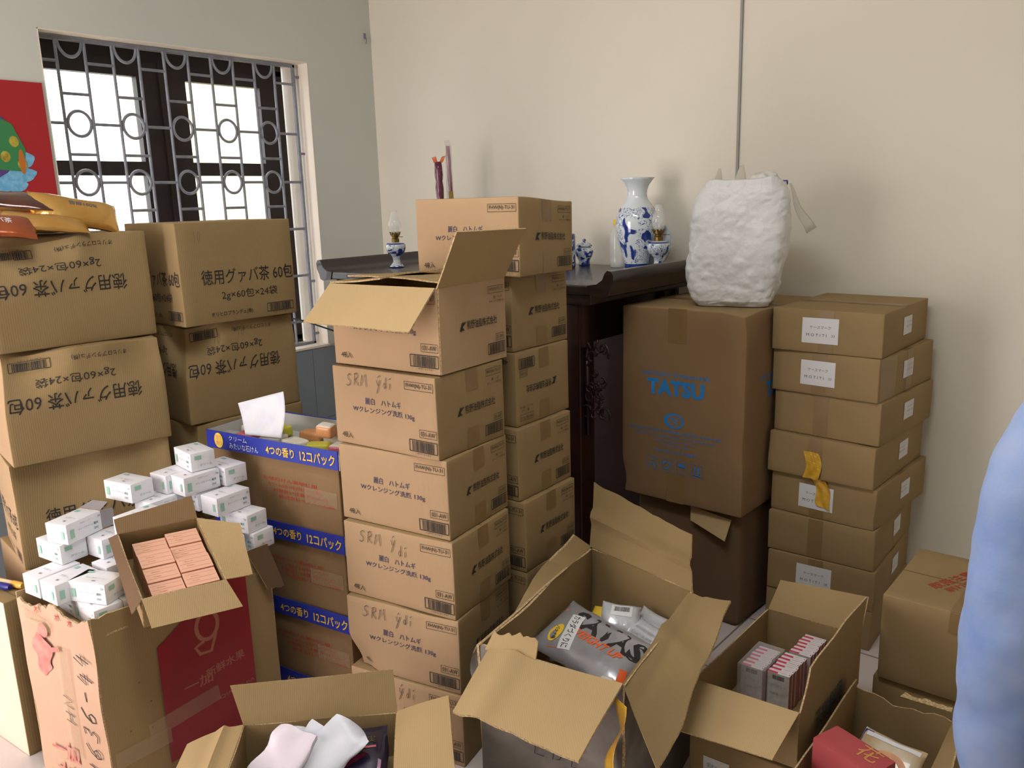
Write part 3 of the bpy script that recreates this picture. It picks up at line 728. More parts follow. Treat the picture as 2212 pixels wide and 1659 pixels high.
for i, ix in enumerate((0.275, 0.40, 0.525, 0.65)):
    cx, cy, s = ix * TW, 0.195 * TH, 0.046
    F += P_frame(cx, cy, s, s * 1.05, 0.0012, BLUEINK)
    if i == 0: F += P_stroke([(cx - 0.012, cy - 0.016), (cx - 0.004, cy), (cx + 0.006, cy - 0.002), (cx + 0.012, cy - 0.018)], 0.005, BLUEINK) + P_rect(cx + 0.004, cy + 0.013, 0.008, 0.008, BLUEINK)
    if i == 1:
        for t in (90, 210, 330): F += P_stroke(arc(cx, cy, 0.014, 0.014, t + 10, t + 95, 5), 0.006, BLUEINK)
    if i == 2: F += [(BLUEINK, [(cx + 0.016 * math.cos(math.radians(t)), cy + 0.003 + 0.013 * math.sin(math.radians(t))) for t in range(0, 181, 15)], [tuple(range(13))])] + P_stroke([(cx, cy + 0.003), (cx, cy - 0.014), (cx + 0.004, cy - 0.016)], 0.002, BLUEINK)
    if i == 3:
        for sx in (-0.008, 0.008): F += P_stroke([(cx + sx, cy - 0.012), (cx + sx, cy + 0.008)], 0.004, BLUEINK) + [(BLUEINK, [(cx + sx - 0.006, cy + 0.006), (cx + sx + 0.006, cy + 0.006), (cx + sx, cy + 0.016)], [(0, 1, 2)])]
        F += P_rect(cx, cy - 0.017, 0.03, 0.004, BLUEINK)
R = P_text('TATSU', 0.5 * TD, 0.60 * TH, 0.42 * TD, 0.082 * TH, BLUEINK, bold=0.10) + P_text('KHẨU TRANG Y TẾ KHÁNG KHUẨN', 0.5 * TD, 0.672 * TH, 0.62 * TD, 0.030 * TH, BLUEINK, bold=0.02)
carton('tall_carton', -1.180, 2.655, 0.458, -1.3, TW, TD, TH, 'tall brown carton with blue lettering, standing left of the labelled flat cartons', mats=(KR3, KR3, KR), prints={'F': F, 'R': R}, seed=80, amp=0.0016, step=0.03, rad=0.006,
       dents=[((0, 0, TH), 0.10, (-0.01, 0.006, -0.012)), ((0, 0, 0.25), 0.08, (-0.006, 0.004, 0)), ((-TW, 0, 0.05), 0.1, (0.01, 0.01, 0))], tape='Tx')
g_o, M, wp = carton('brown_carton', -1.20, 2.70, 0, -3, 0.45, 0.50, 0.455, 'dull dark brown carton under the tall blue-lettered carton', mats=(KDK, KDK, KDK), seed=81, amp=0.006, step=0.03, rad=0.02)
g = G(); panel(g, (M @ Vector((-0.03, -0.012, 0.43)), M @ Vector((-0.20, -0.012, 0.445)), M @ Vector((-0.19, -0.03, 0.395)), M @ Vector((-0.035, -0.045, 0.355))), 0.003, KPALE, KPALE, n=(5, 4), seed=2, amp=0.004)
t_ = g.build('flap', g_o, g_o.location); t_['label'] = 'pale torn flap'

# white woven sack on the tall carton ----------------------------------
SACK = mat('woven_plastic', (232, 234, 238), 0.42, (222, 224, 228), 5, bump=0.6, bscale=55, bdist=0.004)
root = empty('white_sack', (-1.335, 2.875, 1.2015), 'crumpled white woven sack standing on the tall blue-lettered carton', 'sack')
g = G()
zs_ = [0.0, 0.02, 0.06, 0.12, 0.2, 0.28, 0.35, 0.40, 0.43]
hw = [0.132, 0.148, 0.162, 0.170, 0.178, 0.178, 0.170, 0.158, 0.146]
hd = [0.10, 0.12, 0.13, 0.135, 0.132, 0.125, 0.11, 0.10, 0.09]
dx = [0, 0, 0.002, 0.005, 0.010, 0.016, 0.022, 0.027, 0.030]
nA = 230; rings = []; NR_ = 100
for i in range(NR_ + 1):
    t = i / NR_ * (len(zs_) - 1); k = min(int(t), len(zs_) - 2); fr_ = t - k
    z = zs_[k] * (1 - fr_) + zs_[k + 1] * fr_; a1 = hw[k] * (1 - fr_) + hw[k + 1] * fr_; b1 = hd[k] * (1 - fr_) + hd[k + 1] * fr_; ox = dx[k] * (1 - fr_) + dx[k + 1] * fr_
    ring = []
    e = 0.45; dense = []
    for j in range(1201):
        th = 2 * PI * j / 1200; cth, sth = math.cos(th), math.sin(th)
        dense.append((a1 * math.copysign(abs(cth) ** e, cth), b1 * math.copysign(abs(sth) ** e, sth), th))
    L_ = [0.0]
    for q0, q1 in zip(dense, dense[1:]): L_.append(L_[-1] + math.hypot(q1[0] - q0[0], q1[1] - q0[1]))
    kk = 0
    for j in range(nA):
        tgt = L_[-1] * j / nA
        while kk < 1199 and L_[kk + 1] < tgt: kk += 1
        f2 = (tgt - L_[kk]) / max(1e-9, L_[kk + 1] - L_[kk])
        X = dense[kk][0] * (1 - f2) + dense[kk + 1][0] * f2; Yy = dense[kk][1] * (1 - f2) + dense[kk + 1][1] * f2; th = dense[kk][2]
        ca, sa = math.cos(0.30), math.sin(0.30)
        p = Vector((X * ca - Yy * sa + ox, X * sa + Yy * ca, z))
        nn = Vector((p.x, p.y, 0)).normalized()
        def vo(v):
            d_, _p = noise.voronoi(v); return min(0.8, d_[1] - d_[0])
        cr = noise.noise(Vector((p.x * 7, p.y * 7, p.z * 7))) * 0.010 - 0.010 + 0.013 * vo(Vector((p.x, p.y, p.z * 1.2)) * 9) + 0.006 * vo(Vector((p.x + 3, p.y, p.z * 1.5)) * 22) + 0.002 * vo(Vector((p.x, p.y, p.z * 1.5)) * 50)
        p = p + nn * cr
        if i >= NR_ - 4: p.z += (i - NR_ + 5) / 5 * (0.022 * math.sin(th * 1 + 2.9) + 0.005 * math.sin(th * 5))
        ring.append(p + root.location)
    rings.append(ring)
vs = [p for r in rings for p in r]
# inner lining going down
for dz, s in ((-0.004, 0.97), (-0.06, 0.93), (-0.12, 0.88)):
    cc = sum(rings[NR_], Vector()) / nA
    vs += [cc + (p - cc) * s + Vector((0, 0, dz)) for p in rings[NR_]]
RN = NR_ + 1 + 3
g.add(vs, [(i * nA + j, i * nA + (j + 1) % nA, (i + 1) * nA + (j + 1) % nA, (i + 1) * nA + j) for i in range(RN - 1) for j in range(nA)] + [tuple(range(nA - 1, -1, -1))], SACK)
g.build('sack_body', root, root.location, smooth=True, weld=0.00001)
def leaf(name, pts, m, parent, th=0.0012, n=None, seed=0, amp=0.004):
    gg = G(); panel(gg, pts, th, m, m, edge=m, n=n or (6, 6), seed=seed, amp=amp)
    return gg.build(name, parent, parent.location, smooth=True)
sackloc = Vector(root.location)
GR_ = mat('faint_green_print', (150, 176, 160), 0.6)
g = G()
for i, (dy, dz, s) in enumerate(((0.0, 0.27, 0.02), (0.01, 0.30, 0.012), (-0.02, 0.07, 0.012), (-0.005, 0.10, 0.018))):
    pass
# loose plastic hem hanging at the right side, and what sticks out of the mouth
leaf('plastic_hem', (sackloc + Vector((0.165, 0.06, 0.425)), sackloc + Vector((0.15, 0.12, 0.43)), sackloc + Vector((0.225, 0.20, 0.27)), sackloc + Vector((0.205, 0.16, 0.25))), mat('thin_plastic', (226, 226, 220), 0.25, alpha=0.6), root, seed=3, amp=0.02)
BG = mat('beige_cloth', (196, 190, 172), 0.7)
for i, (cx, cy, w_, h_) in enumerate(((-0.10, 0.0, 0.035, 0.05), (-0.03, 0.03, 0.05, 0.065))):
    c0 = sackloc + Vector((cx + 0.03, cy, 0.435))
    o_ = leaf('inner_bag', (c0 + Vector((-w_ / 2, -0.01, 0)), c0 + Vector((w_ / 2, 0.0, -0.005)), c0 + Vector((w_ * 0.15, 0.005, h_)), c0 + Vector((-w_ * 0.2, 0.01, h_ * 0.95))), BG, root, seed=5 + i, amp=0.012)
    o_['label'] = 'beige inner bag end'
g = G(); n_ = 14
def lump(g, c, r, m, seed=0, amp=0.25, n=14):
    vs = []
    for i in range(n + 1):
        for j in range(n * 2):
            ph = PI * i / n; th = PI * j / n
            d = Vector((math.sin(ph) * math.cos(th), math.sin(ph) * math.sin(th), math.cos(ph)))
            k = 1 + amp * noise.noise(d * 2.2 + Vector((seed, 0, 0))) + amp * 0.4 * noise.noise(d * 6 + Vector((0, seed, 0)))
            vs.append(Vector(c) + Vector((d.x * r[0], d.y * r[1], d.z * r[2])) * k)
    fs = [(i * n * 2 + j, i * n * 2 + (j + 1) % (n * 2), (i + 1) * n * 2 + (j + 1) % (n * 2), (i + 1) * n * 2 + j) for i in range(n) for j in range(n * 2)]
    g.add(vs, fs, m)
lump(g, sackloc + Vector((0.075, 0.05, 0.425)), (0.06, 0.045, 0.042), mat('white_film', (226, 226, 224), 0.3), 3, 0.5)
g.build('plastic_bundle', root, root.location, smooth=True)['label'] = 'white plastic bundle poking out of the mouth'
g = G(); g.tube([sackloc + Vector((0.10, 0.05, 0.432)), sackloc + Vector((0.150, 0.09, 0.432))], 0.009, BLUECARD, 10)
g.build('blue_roll', root, root.location)['label'] = 'dark blue roll end at the mouth'

# ================================================================== SOAP TRAYS
SY = math.radians(9.0); su = Vector((math.cos(SY), math.sin(SY), 0)); sv = Vector((-math.sin(SY), math.cos(SY), 0)); s0 = Vector((-2.525, 1.392, 0)); SW, SD = 0.588, 0.265
def sp(a, b, z): return s0 + su * a + sv * b + Vector((0, 0, z))
traylbl = ['blue open tray of wrapped soaps, topmost of the soap cartons', 'blue tray around the carton below the soaps', 'blue tray third from the top of the soap stack', 'lowest blue tray of the soap stack']
rims = [0.875, 0.600, 0.328, 0.062]
for k, rz in enumerate(rims):
    z0 = rz - 0.060
    root = empty('display_tray', sp(SW / 2, SD / 2, z0), traylbl[k], 'tray', 'blue display trays with yellow lettering')
    g = G()
    cs = [(0, 0), (SW, 0), (SW, SD), (0, SD)]
    for e in range(4):
        (a0, b0), (a1, b1) = cs[e], cs[(e + 1) % 4]
        low = 0.012 if e == 2 else 0.0
        panel(g, (sp(a0, b0, z0), sp(a1, b1, z0), sp(a1, b1, rz + (0.006 if e == 2 else 0)), sp(a0, b0, rz + (0.006 if e == 2 else 0))), 0.003, BLUECARD if e in (0, 2) else GREYCARD, GREYCARD, edge=BLUECARD, n=(8, 2), seed=k, amp=0.001)
    panel(g, (sp(0, 0, z0 + 0.002), sp(SW, 0, z0 + 0.002), sp(SW, SD, z0 + 0.002), sp(0, SD, z0 + 0.002)), 0.003, GREYCARD, n=(2, 2), amp=0)
    F = []
    vs = [(0.062 + 0.021 * math.cos(t), 0.030 + 0.026 * math.sin(t)) for t in [2 * PI * i / 24 for i in range(24)]]
    F += [(YEL, vs, [tuple(range(24))])] + P_text('泡で', 0.062, 0.040, 0.027, 0.016, PINKINK, bold=0.04) + P_text('洗う', 0.062, 0.021, 0.027, 0.016, PINKINK, bold=0.04)
    F += P_text('クリーム', 0.155, 0.044, 0.085, 0.016, LBL, bold=0.01) + P_text('みたいな石けん', 0.180, 0.018, 0.135, 0.021, LBL, bold=0.01)
    F += P_text('4つの香り', 0.345, 0.028, 0.125, 0.032, YEL, bold=0.035) + P_text('12コパック', 0.505, 0.028, 0.145, 0.036, YEL, bold=0.035)
    face_print(g, (sp(0, 0, z0), sp(SW, 0, z0), sp(SW, 0, rz), sp(0, 0, rz)), F, off=0.0032)
    g.box((0, -0.001, -0.0015), (SW, 0.003, 0.0025), BLUECARD, Matrix.Translation(sp(0, SD, rz + 0.006)) @ Euler((0, 0, SY)).to_matrix().to_4x4())
    g.build('tray_body', root, root.location)
    g = G(); panel(g, (sp(SW + 0.004, 0.0, z0 - 0.001), sp(SW + 0.004, 0.05, z0 - 0.001), sp(SW + 0.005, 0.05, z0 + 0.05), sp(SW + 0.005, 0.0, z0 + 0.05)), 0.002, WHITE, n=(2, 2), amp=0.001)
    g.build('end_tab', root, root.location)['label'] = 'white end tab'
soaplbl = ['brown carton with red print and shiny tape directly below the soap tray', 'brown carton with faint red print in the second blue tray', 'lowest brown carton of the soap stack']
for k in range(3):
    z0 = rims[k + 1] - 0.055; z1 = rims[k] - 0.063
    hh = z1 - z0; w_ = SW - 0.022; d_ = SD - 0.02
    F = []
    for r in range(4):
        F += P_text(['天然石けん素地使用', 'クリームみたいな石けん 4つの香り', 'お取扱い注意 割れもの', '株式会社ペリカン石鹸'][r], w_ * (0.62 + 0.04 * r), hh * (0.74 - 0.07 * r), w_ * 0.42, hh * 0.045, REDINK, bold=0.02)
    F += P_rect(w_ * 0.86, hh * 0.62, w_ * 0.24, 0.05, CTAPE, 14, 6)
    p_ = sp(SW - 0.011, 0.01, z0)
    carton('soap_carton', p_.x, p_.y, z0, math.degrees(SY), w_, d_, hh, soaplbl[k], group='brown soap cartons in the blue trays', mats=(KR3, KR3, KR3), prints={'F': F}, seed=90 + k)
# soaps in the top tray
scols = {'pink': mat('pink_wrap', (206, 108, 122), 0.3), 'yellow': mat('lime_wrap', (200, 196, 70), 0.3), 'white': mat('white_wrap', (228, 226, 214), 0.25), 'blue': mat('blue_wrap', (28, 74, 150), 0.3), 'orange': mat('orange_wrap', (222, 158, 104), 0.35), 'clear': FOILWRAP}
def softbrick(name, c, size, rot, m, label, cat='soap', group=None, tilt=(0, 0), top=None, seed=0, round_=0.25, amp=0.002, parent=None, mtop=None, prints=None):
    """pillow-edged brick; prints go on its top"""
    R_ = Euler((tilt[0], tilt[1], rot)).to_matrix()
    c = Vector(c); sx, sy, sz = (s / 2 for s in size)
    g = G(); n = 9
    def sph(p):
        r = min(sx, sy, sz) * round_ * 2
        lo = Vector((sx - r, sy - r, sz - r))
        q = Vector((max(-lo.x, min(lo.x, p.x)), max(-lo.y, min(lo.y, p.y)), max(-lo.z, min(lo.z, p.z))))
        v = p - q
        p2 = q + v.normalized() * r if v.length > 1e-9 else p
        return p2 + noise.noise_vector(p2 * 30 + Vector((seed, 0, 0))) * amp
    for ax in range(3):
        for sg in (-1, 1):
            def fn(s, t, ax=ax, sg=sg):
                a_ = (s * 2 - 1); b_ = (t * 2 - 1)
                if sg < 0: a_ = -a_
                v = [0, 0, 0]; v[ax] = sg; v[(ax + 1) % 3] = a_; v[(ax + 2) % 3] = b_
                p = Vector((v[0] * sx, v[1] * sy, v[2] * sz))
                return R_ @ sph(p) + c
            g.quadgrid(fn, n, n, (mtop if (ax == 2 and sg > 0 and mtop) else m))
    if prints:
        for (pm, vs, fs) in prints:
            g.add([c + R_ @ (sph(Vector((a, b, sz))) + Vector((0, 0, 0.0008))) for a, b in vs], fs, pm)
    o = g.build(name, parent, parent.location if parent else c - Vector((0, 0, sz)), smooth=math.radians(60), weld=0.00001)
    if label and not parent: tag(o, label, cat, group)
    return o
zb = rims[0] - 0.052
SG = 'wrapped soaps in the top tray'
for nm, a, b, sz, rot, col, lb, z, ti in (
    ('pink', 0.11, 0.08, (0.07, 0.05, 0.035), 0.3, 'pink', 'pink wrapped soap half under the white paper sheet', 0.018, (0, 0)),
    ('ora', 0.405, 0.15, (0.062, 0.045, 0.045), 0.15, 'orange', 'orange soap box with a white top standing highest in the tray', 0.058, (0.1, 0.05)),
    ('yel', 0.43, 0.085, (0.08, 0.05, 0.036), 0.5, 'yellow', 'lime yellow wrapped soap in the middle of the tray', 0.019, (0, 0)),
    ('whi', 0.33, 0.08, (0.09, 0.06, 0.034), -0.2, 'white', 'white glossy wrapped soap at the front of the tray', 0.019, (0, 0)),
    ('pnk2', 0.52, 0.10, (0.085, 0.055, 0.04), 0.2, 'pink', 'pink and white wrapped soap at the right end of the tray', 0.021, (0, 0)),
    ('whi2', 0.40, 0.205, (0.09, 0.05, 0.034), 0.1, 'white', 'white wrapped soap against the rear rim of the tray', 0.018, (0, 0)),
    ('yel2', 0.50, 0.18, (0.08, 0.05, 0.034), -0.3, 'white', 'cream wrapped soap with a twisted end behind the pink soap', 0.018, (0, 0)),
    ('blu', 0.545, 0.045, (0.05, 0.04, 0.03), 0.1, 'blue', 'small dark blue wrapped soap in the right front corner of the tray', 0.016, (0, 0)),
    ('x1', 0.05, 0.16, (0.08, 0.05, 0.034), 0.1, 'white', 'cream wrapped soap at the left end of the tray', 0.018, (0, 0)),
    ('x2', 0.15, 0.19, (0.08, 0.05, 0.034), -0.2, 'yellow', 'lime wrapped soap behind the standing paper sheet', 0.018, (0, 0)),
    ('x3', 0.22, 0.09, (0.085, 0.055, 0.034), 0.3, 'white', 'white wrapped soap hidden by the foot of the paper sheet', 0.018, (0, 0)),
    ('x4', 0.035, 0.06, (0.06, 0.05, 0.03), 0.1, 'clear', 'empty clear wrapper in the left front corner of the tray', 0.018, (0, 0)),
    ('x5', 0.36, 0.035, (0.10, 0.05, 0.026), 0.05, 'clear', 'shiny clear wrapper along the front rim of the tray', 0.022, (0, 0)),
    ('x6', 0.47, 0.235, (0.08, 0.045, 0.034), 0.0, 'white', 'white wrapped soap in the rear right part of the tray', 0.018, (0, 0)),
    ('ora2', 0.30, 0.19, (0.08, 0.05, 0.034), 0.2, 'orange', 'orange wrapped soap behind the paper sheet', 0.018, (0, 0))):
    p = sp(a, b, zb + z)
    softbrick('wrapped_soap', p, sz, rot + SY, scols[col], lb, 'soap', SG, tilt=ti, seed=a * 9, mtop=scols['white'] if nm in ('ora', 'pnk2') else None)
# white sheet of paper
g = G()
def sheet(s, t):
    p = sp(0.10 + 0.17 * s + 0.02 * t, 0.10 + 0.05 * t, 0)
    q0 = sp(0.155, 0.03, 0.868); q1 = sp(0.30, 0.05, 0.868); q2 = sp(0.275, 0.10, 1.01); q3 = sp(0.10, 0.06, 0.962)
    p = (q0 * (1 - s) + q1 * s) * (1 - t) + (q3 * (1 - s) + q2 * s) * t
    return p + sv * (0.02 * math.sin(PI * s) * t + 0.012 * math.sin(PI * t)) - su * 0.012 * math.sin(PI * t) * (1 - s)
g.quadgrid(sheet, 12, 12, mat('writing_paper', (222, 224, 232), 0.6, (206, 210, 224), 14))
o = g.build('paper_sheet', origin=sp(0.2, 0.05, 0.86), smooth=True); tag(o, 'white sheet of paper standing curled in the soap tray', 'paper')
sm = o.modifiers.new('thick', 'SOLIDIFY'); sm.thickness = 0.0006

# ================================================================== ALTAR TABLE
root = empty('altar_table', (-2.43, 2.87, 0), 'dark carved wooden altar table with upturned ends against the back wall', 'table')
AX0, AX1, AY0, AY1, AZ = -3.20, -1.68, 2.47, 3.30, 1.29
g = G()
g.box((AX0, AY0, AZ - 0.035), (AX1, AY1, AZ), DARKWOOD)
g.box((AX0 + 0.03, AY0 + 0.02, AZ - 0.075), (AX1 - 0.03, AY1 - 0.02, AZ - 0.035), DARKWOOD)
o = g.build('tabletop', root, root.location); bv = o.modifiers.new('b', 'BEVEL'); bv.width = 0.006; bv.segments = 3
for sx, x0 in ((-1, AX0), (1, AX1)):
    g = G()
    prof = [(-0.01, -0.034), (-0.02, 0.0), (0.02, 0.006), (0.045, 0.022), (0.055, 0.045), (0.066, 0.056), (0.082, 0.054), (0.092, 0.040), (0.09, 0.012), (0.075, -0.012), (0.07, -0.034), (0.05, -0.042)]
    n_ = len(prof); vs = []
    for y_ in (AY0 - 0.004, AY1 + 0.004): vs += [(x0 + sx * (a - 0.01), y_, AZ + b) for a, b in prof]
    fs = [(i, (i + 1) % n_, n_ + (i + 1) % n_, n_ + i) for i in range(n_)] + [tuple(range(n_)), tuple(range(2 * n_ - 1, n_ - 1, -1))]
    if sx < 0: fs = [f[::-1] for f in fs]
    g.add(vs, fs, DARKWOOD)
    o = g.build('upturned_end', root, root.location, smooth=math.radians(45)); o['label'] = 'scroll-shaped upturned end of the tabletop'
for y0 in (AY0 + 0.05, AY1 - 0.09):
    g = G(); g.box((AX0 + 0.08, y0, 1.05), (AX1 - 0.08, y0 + 0.03, 1.2145), ROSEWOOD)
    R_ = random.Random(4)
    if y0 < 3:
        for k in range(60):
            x = AX0 + 0.2 + 1.1 * R_.random(); z = 1.07 + 0.12 * R_.random(); r = R_.uniform(0.01, 0.03)
            g.tube([(x + r * math.cos(t) * (1 - t / 9), y0 - 0.002, z + r * math.sin(t) * (1 - t / 9)) for t in [i * 0.6 for i in range(9)]], 0.004, DARKWOOD, 6)
    g.build('apron', root, root.location)
for sx in (AX0 + 0.06, AX1 - 0.16):
    g = G(); g.box((sx, AY0 + 0.09, 1.05), (sx + 0.03, AY1 - 0.10, 1.2145), ROSEWOOD); g.build('side_rail', root, root.location)
for lx in (AX0 + 0.10, AX1 - 0.20):
    for ly in (AY0 + 0.045, AY1 - 0.145):
        g = G(); g.box((lx, ly, 0), (lx + 0.10, ly + 0.10, 1.2145), ROSEWOOD)
        g.box((lx - 0.012, ly - 0.012, 0), (lx + 0.112, ly + 0.112, 0.07), ROSEWOOD)
        o = g.build('leg', root, root.location); bv = o.modifiers.new('b', 'BEVEL'); bv.width = 0.006; bv.segments = 2
# carved bracket beside the right front leg
g = G(); R_ = random.Random(9); bx = AX1 - 0.105; by = AY0 + 0.075
g.box((bx + 0.005, by, 0.70), (bx + 0.02, by + 0.02, 1.06), ROSEWOOD)
for k in range(26):
    x = bx + 0.01 + 0.09 * R_.random(); z = 0.76 + 0.3 * R_.random(); r = R_.uniform(0.012, 0.03); a0 = R_.uniform(0, 6)
    g.tube([(x + r * math.cos(a0 + t) * (1 - t / 8), by - 0.003 + 0.006 * R_.random(), z + r * 1.3 * math.sin(a0 + t) * (1 - t / 8)) for t in [i * 0.5 for i in range(10)]], 0.005, ROSEWOOD, 6)
g.build('carved_bracket', root, root.location, smooth=True)['label'] = 'openwork carved bracket'
g = G(); g.box((AX0 + 0.20, AY1 - 0.12, 0.12), (AX1 - 0.20, AY1 - 0.10, 1.05), ROSEWOOD); g.build('back_panel', root, root.location)

# things on the altar -------------------------------------------------
def porcelain(name, c, prof, label, cat, decor, group=None, n=64, rows=None, seed=0, sub=5):
    """lathe body; painted blue pattern is part of the glaze material"""
    pass
def glaze(name, scale, lo, hi, seed=0.0, dark=(30, 58, 140), light=(216, 226, 232), bands=(), zlo=-9, zhi=9):
    m = bpy.data.materials.new(name); m.use_nodes = True
    nt = m.node_tree; N = nt.nodes; L = nt.links; p = N['Principled BSDF']
    p.inputs['Roughness'].default_value = 0.1; p.inputs['Coat Weight'].default_value = 0.5
    tc = N.new('ShaderNodeTexCoord')
    mp = N.new('ShaderNodeMapping'); mp.inputs['Location'].default_value = (seed, seed * 2, seed * 3); L.new(tc.outputs['Object'], mp.inputs['Vector'])
    n1 = N.new('ShaderNodeTexNoise'); n1.inputs['Scale'].default_value = scale; n1.inputs['Detail'].default_value = 5; n1.inputs['Distortion'].default_value = 1.2; L.new(mp.outputs[0], n1.inputs['Vector'])
    v1 = N.new('ShaderNodeTexNoise'); v1.inputs['Scale'].default_value = scale * 2.2; v1.inputs['Detail'].default_value = 3; v1.inputs['Distortion'].default_value = 2.5; L.new(mp.outputs[0], v1.inputs['Vector'])
    s1 = N.new('ShaderNodeMath'); s1.operation = 'SUBTRACT'; s1.inputs[1].default_value = 0.5; L.new(v1.outputs['Fac'], s1.inputs[0])
    s2 = N.new('ShaderNodeMath'); s2.operation = 'ABSOLUTE'; L.new(s1.outputs[0], s2.inputs[0])
    cr = N.new('ShaderNodeValToRGB'); cr.color_ramp.elements[0].position = lo; cr.color_ramp.elements[1].position = hi
    L.new(n1.outputs['Fac'], cr.inputs['Fac'])
    c2 = N.new('ShaderNodeValToRGB'); c2.color_ramp.elements[0].position = 0.012; c2.color_ramp.elements[0].color = (1, 1, 1, 1); c2.color_ramp.elements[1].position = 0.03; c2.color_ramp.elements[1].color = (0, 0, 0, 1)
    L.new(s2.outputs[0], c2.inputs['Fac'])
    n3 = N.new('ShaderNodeTexNoise'); n3.inputs['Scale'].default_value = scale * 0.8; L.new(mp.outputs[0], n3.inputs['Vector'])
    g3 = N.new('ShaderNodeMath'); g3.operation = 'GREATER_THAN'; g3.inputs[1].default_value = 0.42; L.new(n3.outputs['Fac'], g3.inputs[0])
    m3 = N.new('ShaderNodeMath'); m3.operation = 'MULTIPLY'; L.new(c2.outputs['Color'], m3.inputs[0]); L.new(g3.outputs[0], m3.inputs[1])
    mx = N.new('ShaderNodeMath'); mx.operation = 'MAXIMUM'; L.new(cr.outputs['Color'], mx.inputs[0]); L.new(m3.outputs[0], mx.inputs[1])
    sep = N.new('ShaderNodeSeparateXYZ'); L.new(tc.outputs['Object'], sep.inputs[0])
    a_ = N.new('ShaderNodeMath'); a_.operation = 'LESS_THAN'; a_.inputs[1].default_value = zhi; L.new(sep.outputs['Z'], a_.inputs[0])
    b_ = N.new('ShaderNodeMath'); b_.operation = 'MULTIPLY'; L.new(mx.outputs[0], b_.inputs[0]); L.new(a_.outputs[0], b_.inputs[1])
    last = b_
    for (z0, z1) in bands:
        q1 = N.new('ShaderNodeMath'); q1.operation = 'COMPARE'; q1.inputs[1].default_value = (z0 + z1) / 2; q1.inputs[2].default_value = (z1 - z0) / 2; L.new(sep.outputs['Z'], q1.inputs[0])
        q2 = N.new('ShaderNodeMath'); q2.operation = 'MAXIMUM'; L.new(last.outputs[0], q2.inputs[0]); L.new(q1.outputs[0], q2.inputs[1]); last = q2
    mix = N.new('ShaderNodeMix'); mix.data_type = 'RGBA'
    mix.inputs['A'].default_value = (*lin(light), 1); mix.inputs['B'].default_value = (*lin(dark), 1)
    L.new(last.outputs[0], mix.inputs['Factor']); L.new(mix.outputs['Result'], p.inputs['Base Color'])
    return m
# big vase (height 0.385)
vz = Vector((-1.928, 3.165, AZ + 0.001)); g = G()
prof = [(0.0, 0.0), (0.05, 0.0), (0.053, 0.004), (0.054, 0.02), (0.062, 0.05), (0.078, 0.10), (0.089, 0.15), (0.093, 0.19), (0.089, 0.225), (0.077, 0.255), (0.058, 0.28), (0.046, 0.298), (0.042, 0.315), (0.044, 0.335), (0.052, 0.357), (0.066, 0.376), (0.075, 0.386), (0.073, 0.388), (0.062, 0.374), (0.048, 0.352), (0.038, 0.32), (0.036, 0.30), (0.05, 0.26), (0.0, 0.25)]
g.lathe(prof, glaze('vase_glaze', 12, 0.55, 0.58, 3.3, bands=((0, 0.022),), zhi=0.262), vz, 64)
o = g.build('porcelain_vase', origin=vz, smooth=True); tag(o, 'tall blue and white porcelain vase with flared neck on the altar table', 'vase')
def lamp(c, label):
    root = empty('oil_lamp', c, label, 'oil lamp', 'blue and white oil lamps on the altar table')
    c = Vector(c)
    g = G(); g.lathe([(0, 0), (0.036, 0), (0.037, 0.004), (0.028, 0.014), (0.019, 0.022), (0.018, 0.045), (0.022, 0.055), (0.040, 0.070), (0.048, 0.09), (0.049, 0.108), (0.042, 0.117), (0.022, 0.122), (0, 0.122)], glaze('lamp_glaze' + label[:4], 26, 0.52, 0.56, c.x, bands=((0, 0.004), (0.112, 0.118)), zhi=0.11), c, 40)
    g.build('lamp_base', root, c, smooth=True)
    g = G(); g.lathe([(0.019, 0.12), (0.019, 0.138), (0.015, 0.142), (0.016, 0.150), (0.022, 0.153), (0.023, 0.165), (0.018, 0.168), (0, 0.168)], BRASS, c, 24)
    for k in range(10):
        a_ = 2 * PI * k / 10; g.tube([c + Vector((0.021 * math.cos(a_), 0.021 * math.sin(a_), 0.158)), c + Vector((0.026 * math.cos(a_), 0.026 * math.sin(a_), 0.172))], 0.0025, BRASS, 5)
    g.tube([c + Vector((0.02, 0, 0.148)), c + Vector((0.04, 0.004, 0.148))], 0.0018, BRASS, 6); g.lathe([(0, 0), (0.007, 0), (0.007, 0.003), (0, 0.003)], BRASS, c + Vector((0.041, 0.004, 0.1465)), 12)
    g.build('burner', root, c, smooth=math.radians(40))
    g = G(); g.lathe([(0.020, 0.166), (0.022, 0.175), (0.030, 0.195), (0.032, 0.21), (0.027, 0.228), (0.018, 0.248), (0.015, 0.262), (0.016, 0.272), (0.0148, 0.272), (0.0138, 0.262), (0.0168, 0.248), (0.0258, 0.228), (0.0308, 0.21), (0.0288, 0.195), (0.0208, 0.175), (0.019, 0.166)], GLASS, c, 32)
    o = g.build('glass_chimney', root, c, smooth=True); o['label'] = 'clear glass chimney'
lamp((-3.070, 2.79, AZ + 0.001), 'left oil lamp with blue and white base, beside the topmost rear carton')
lamp((-1.80, 3.13, AZ + 0.001), 'right oil lamp with blue and white base, between the vase and the white sack')
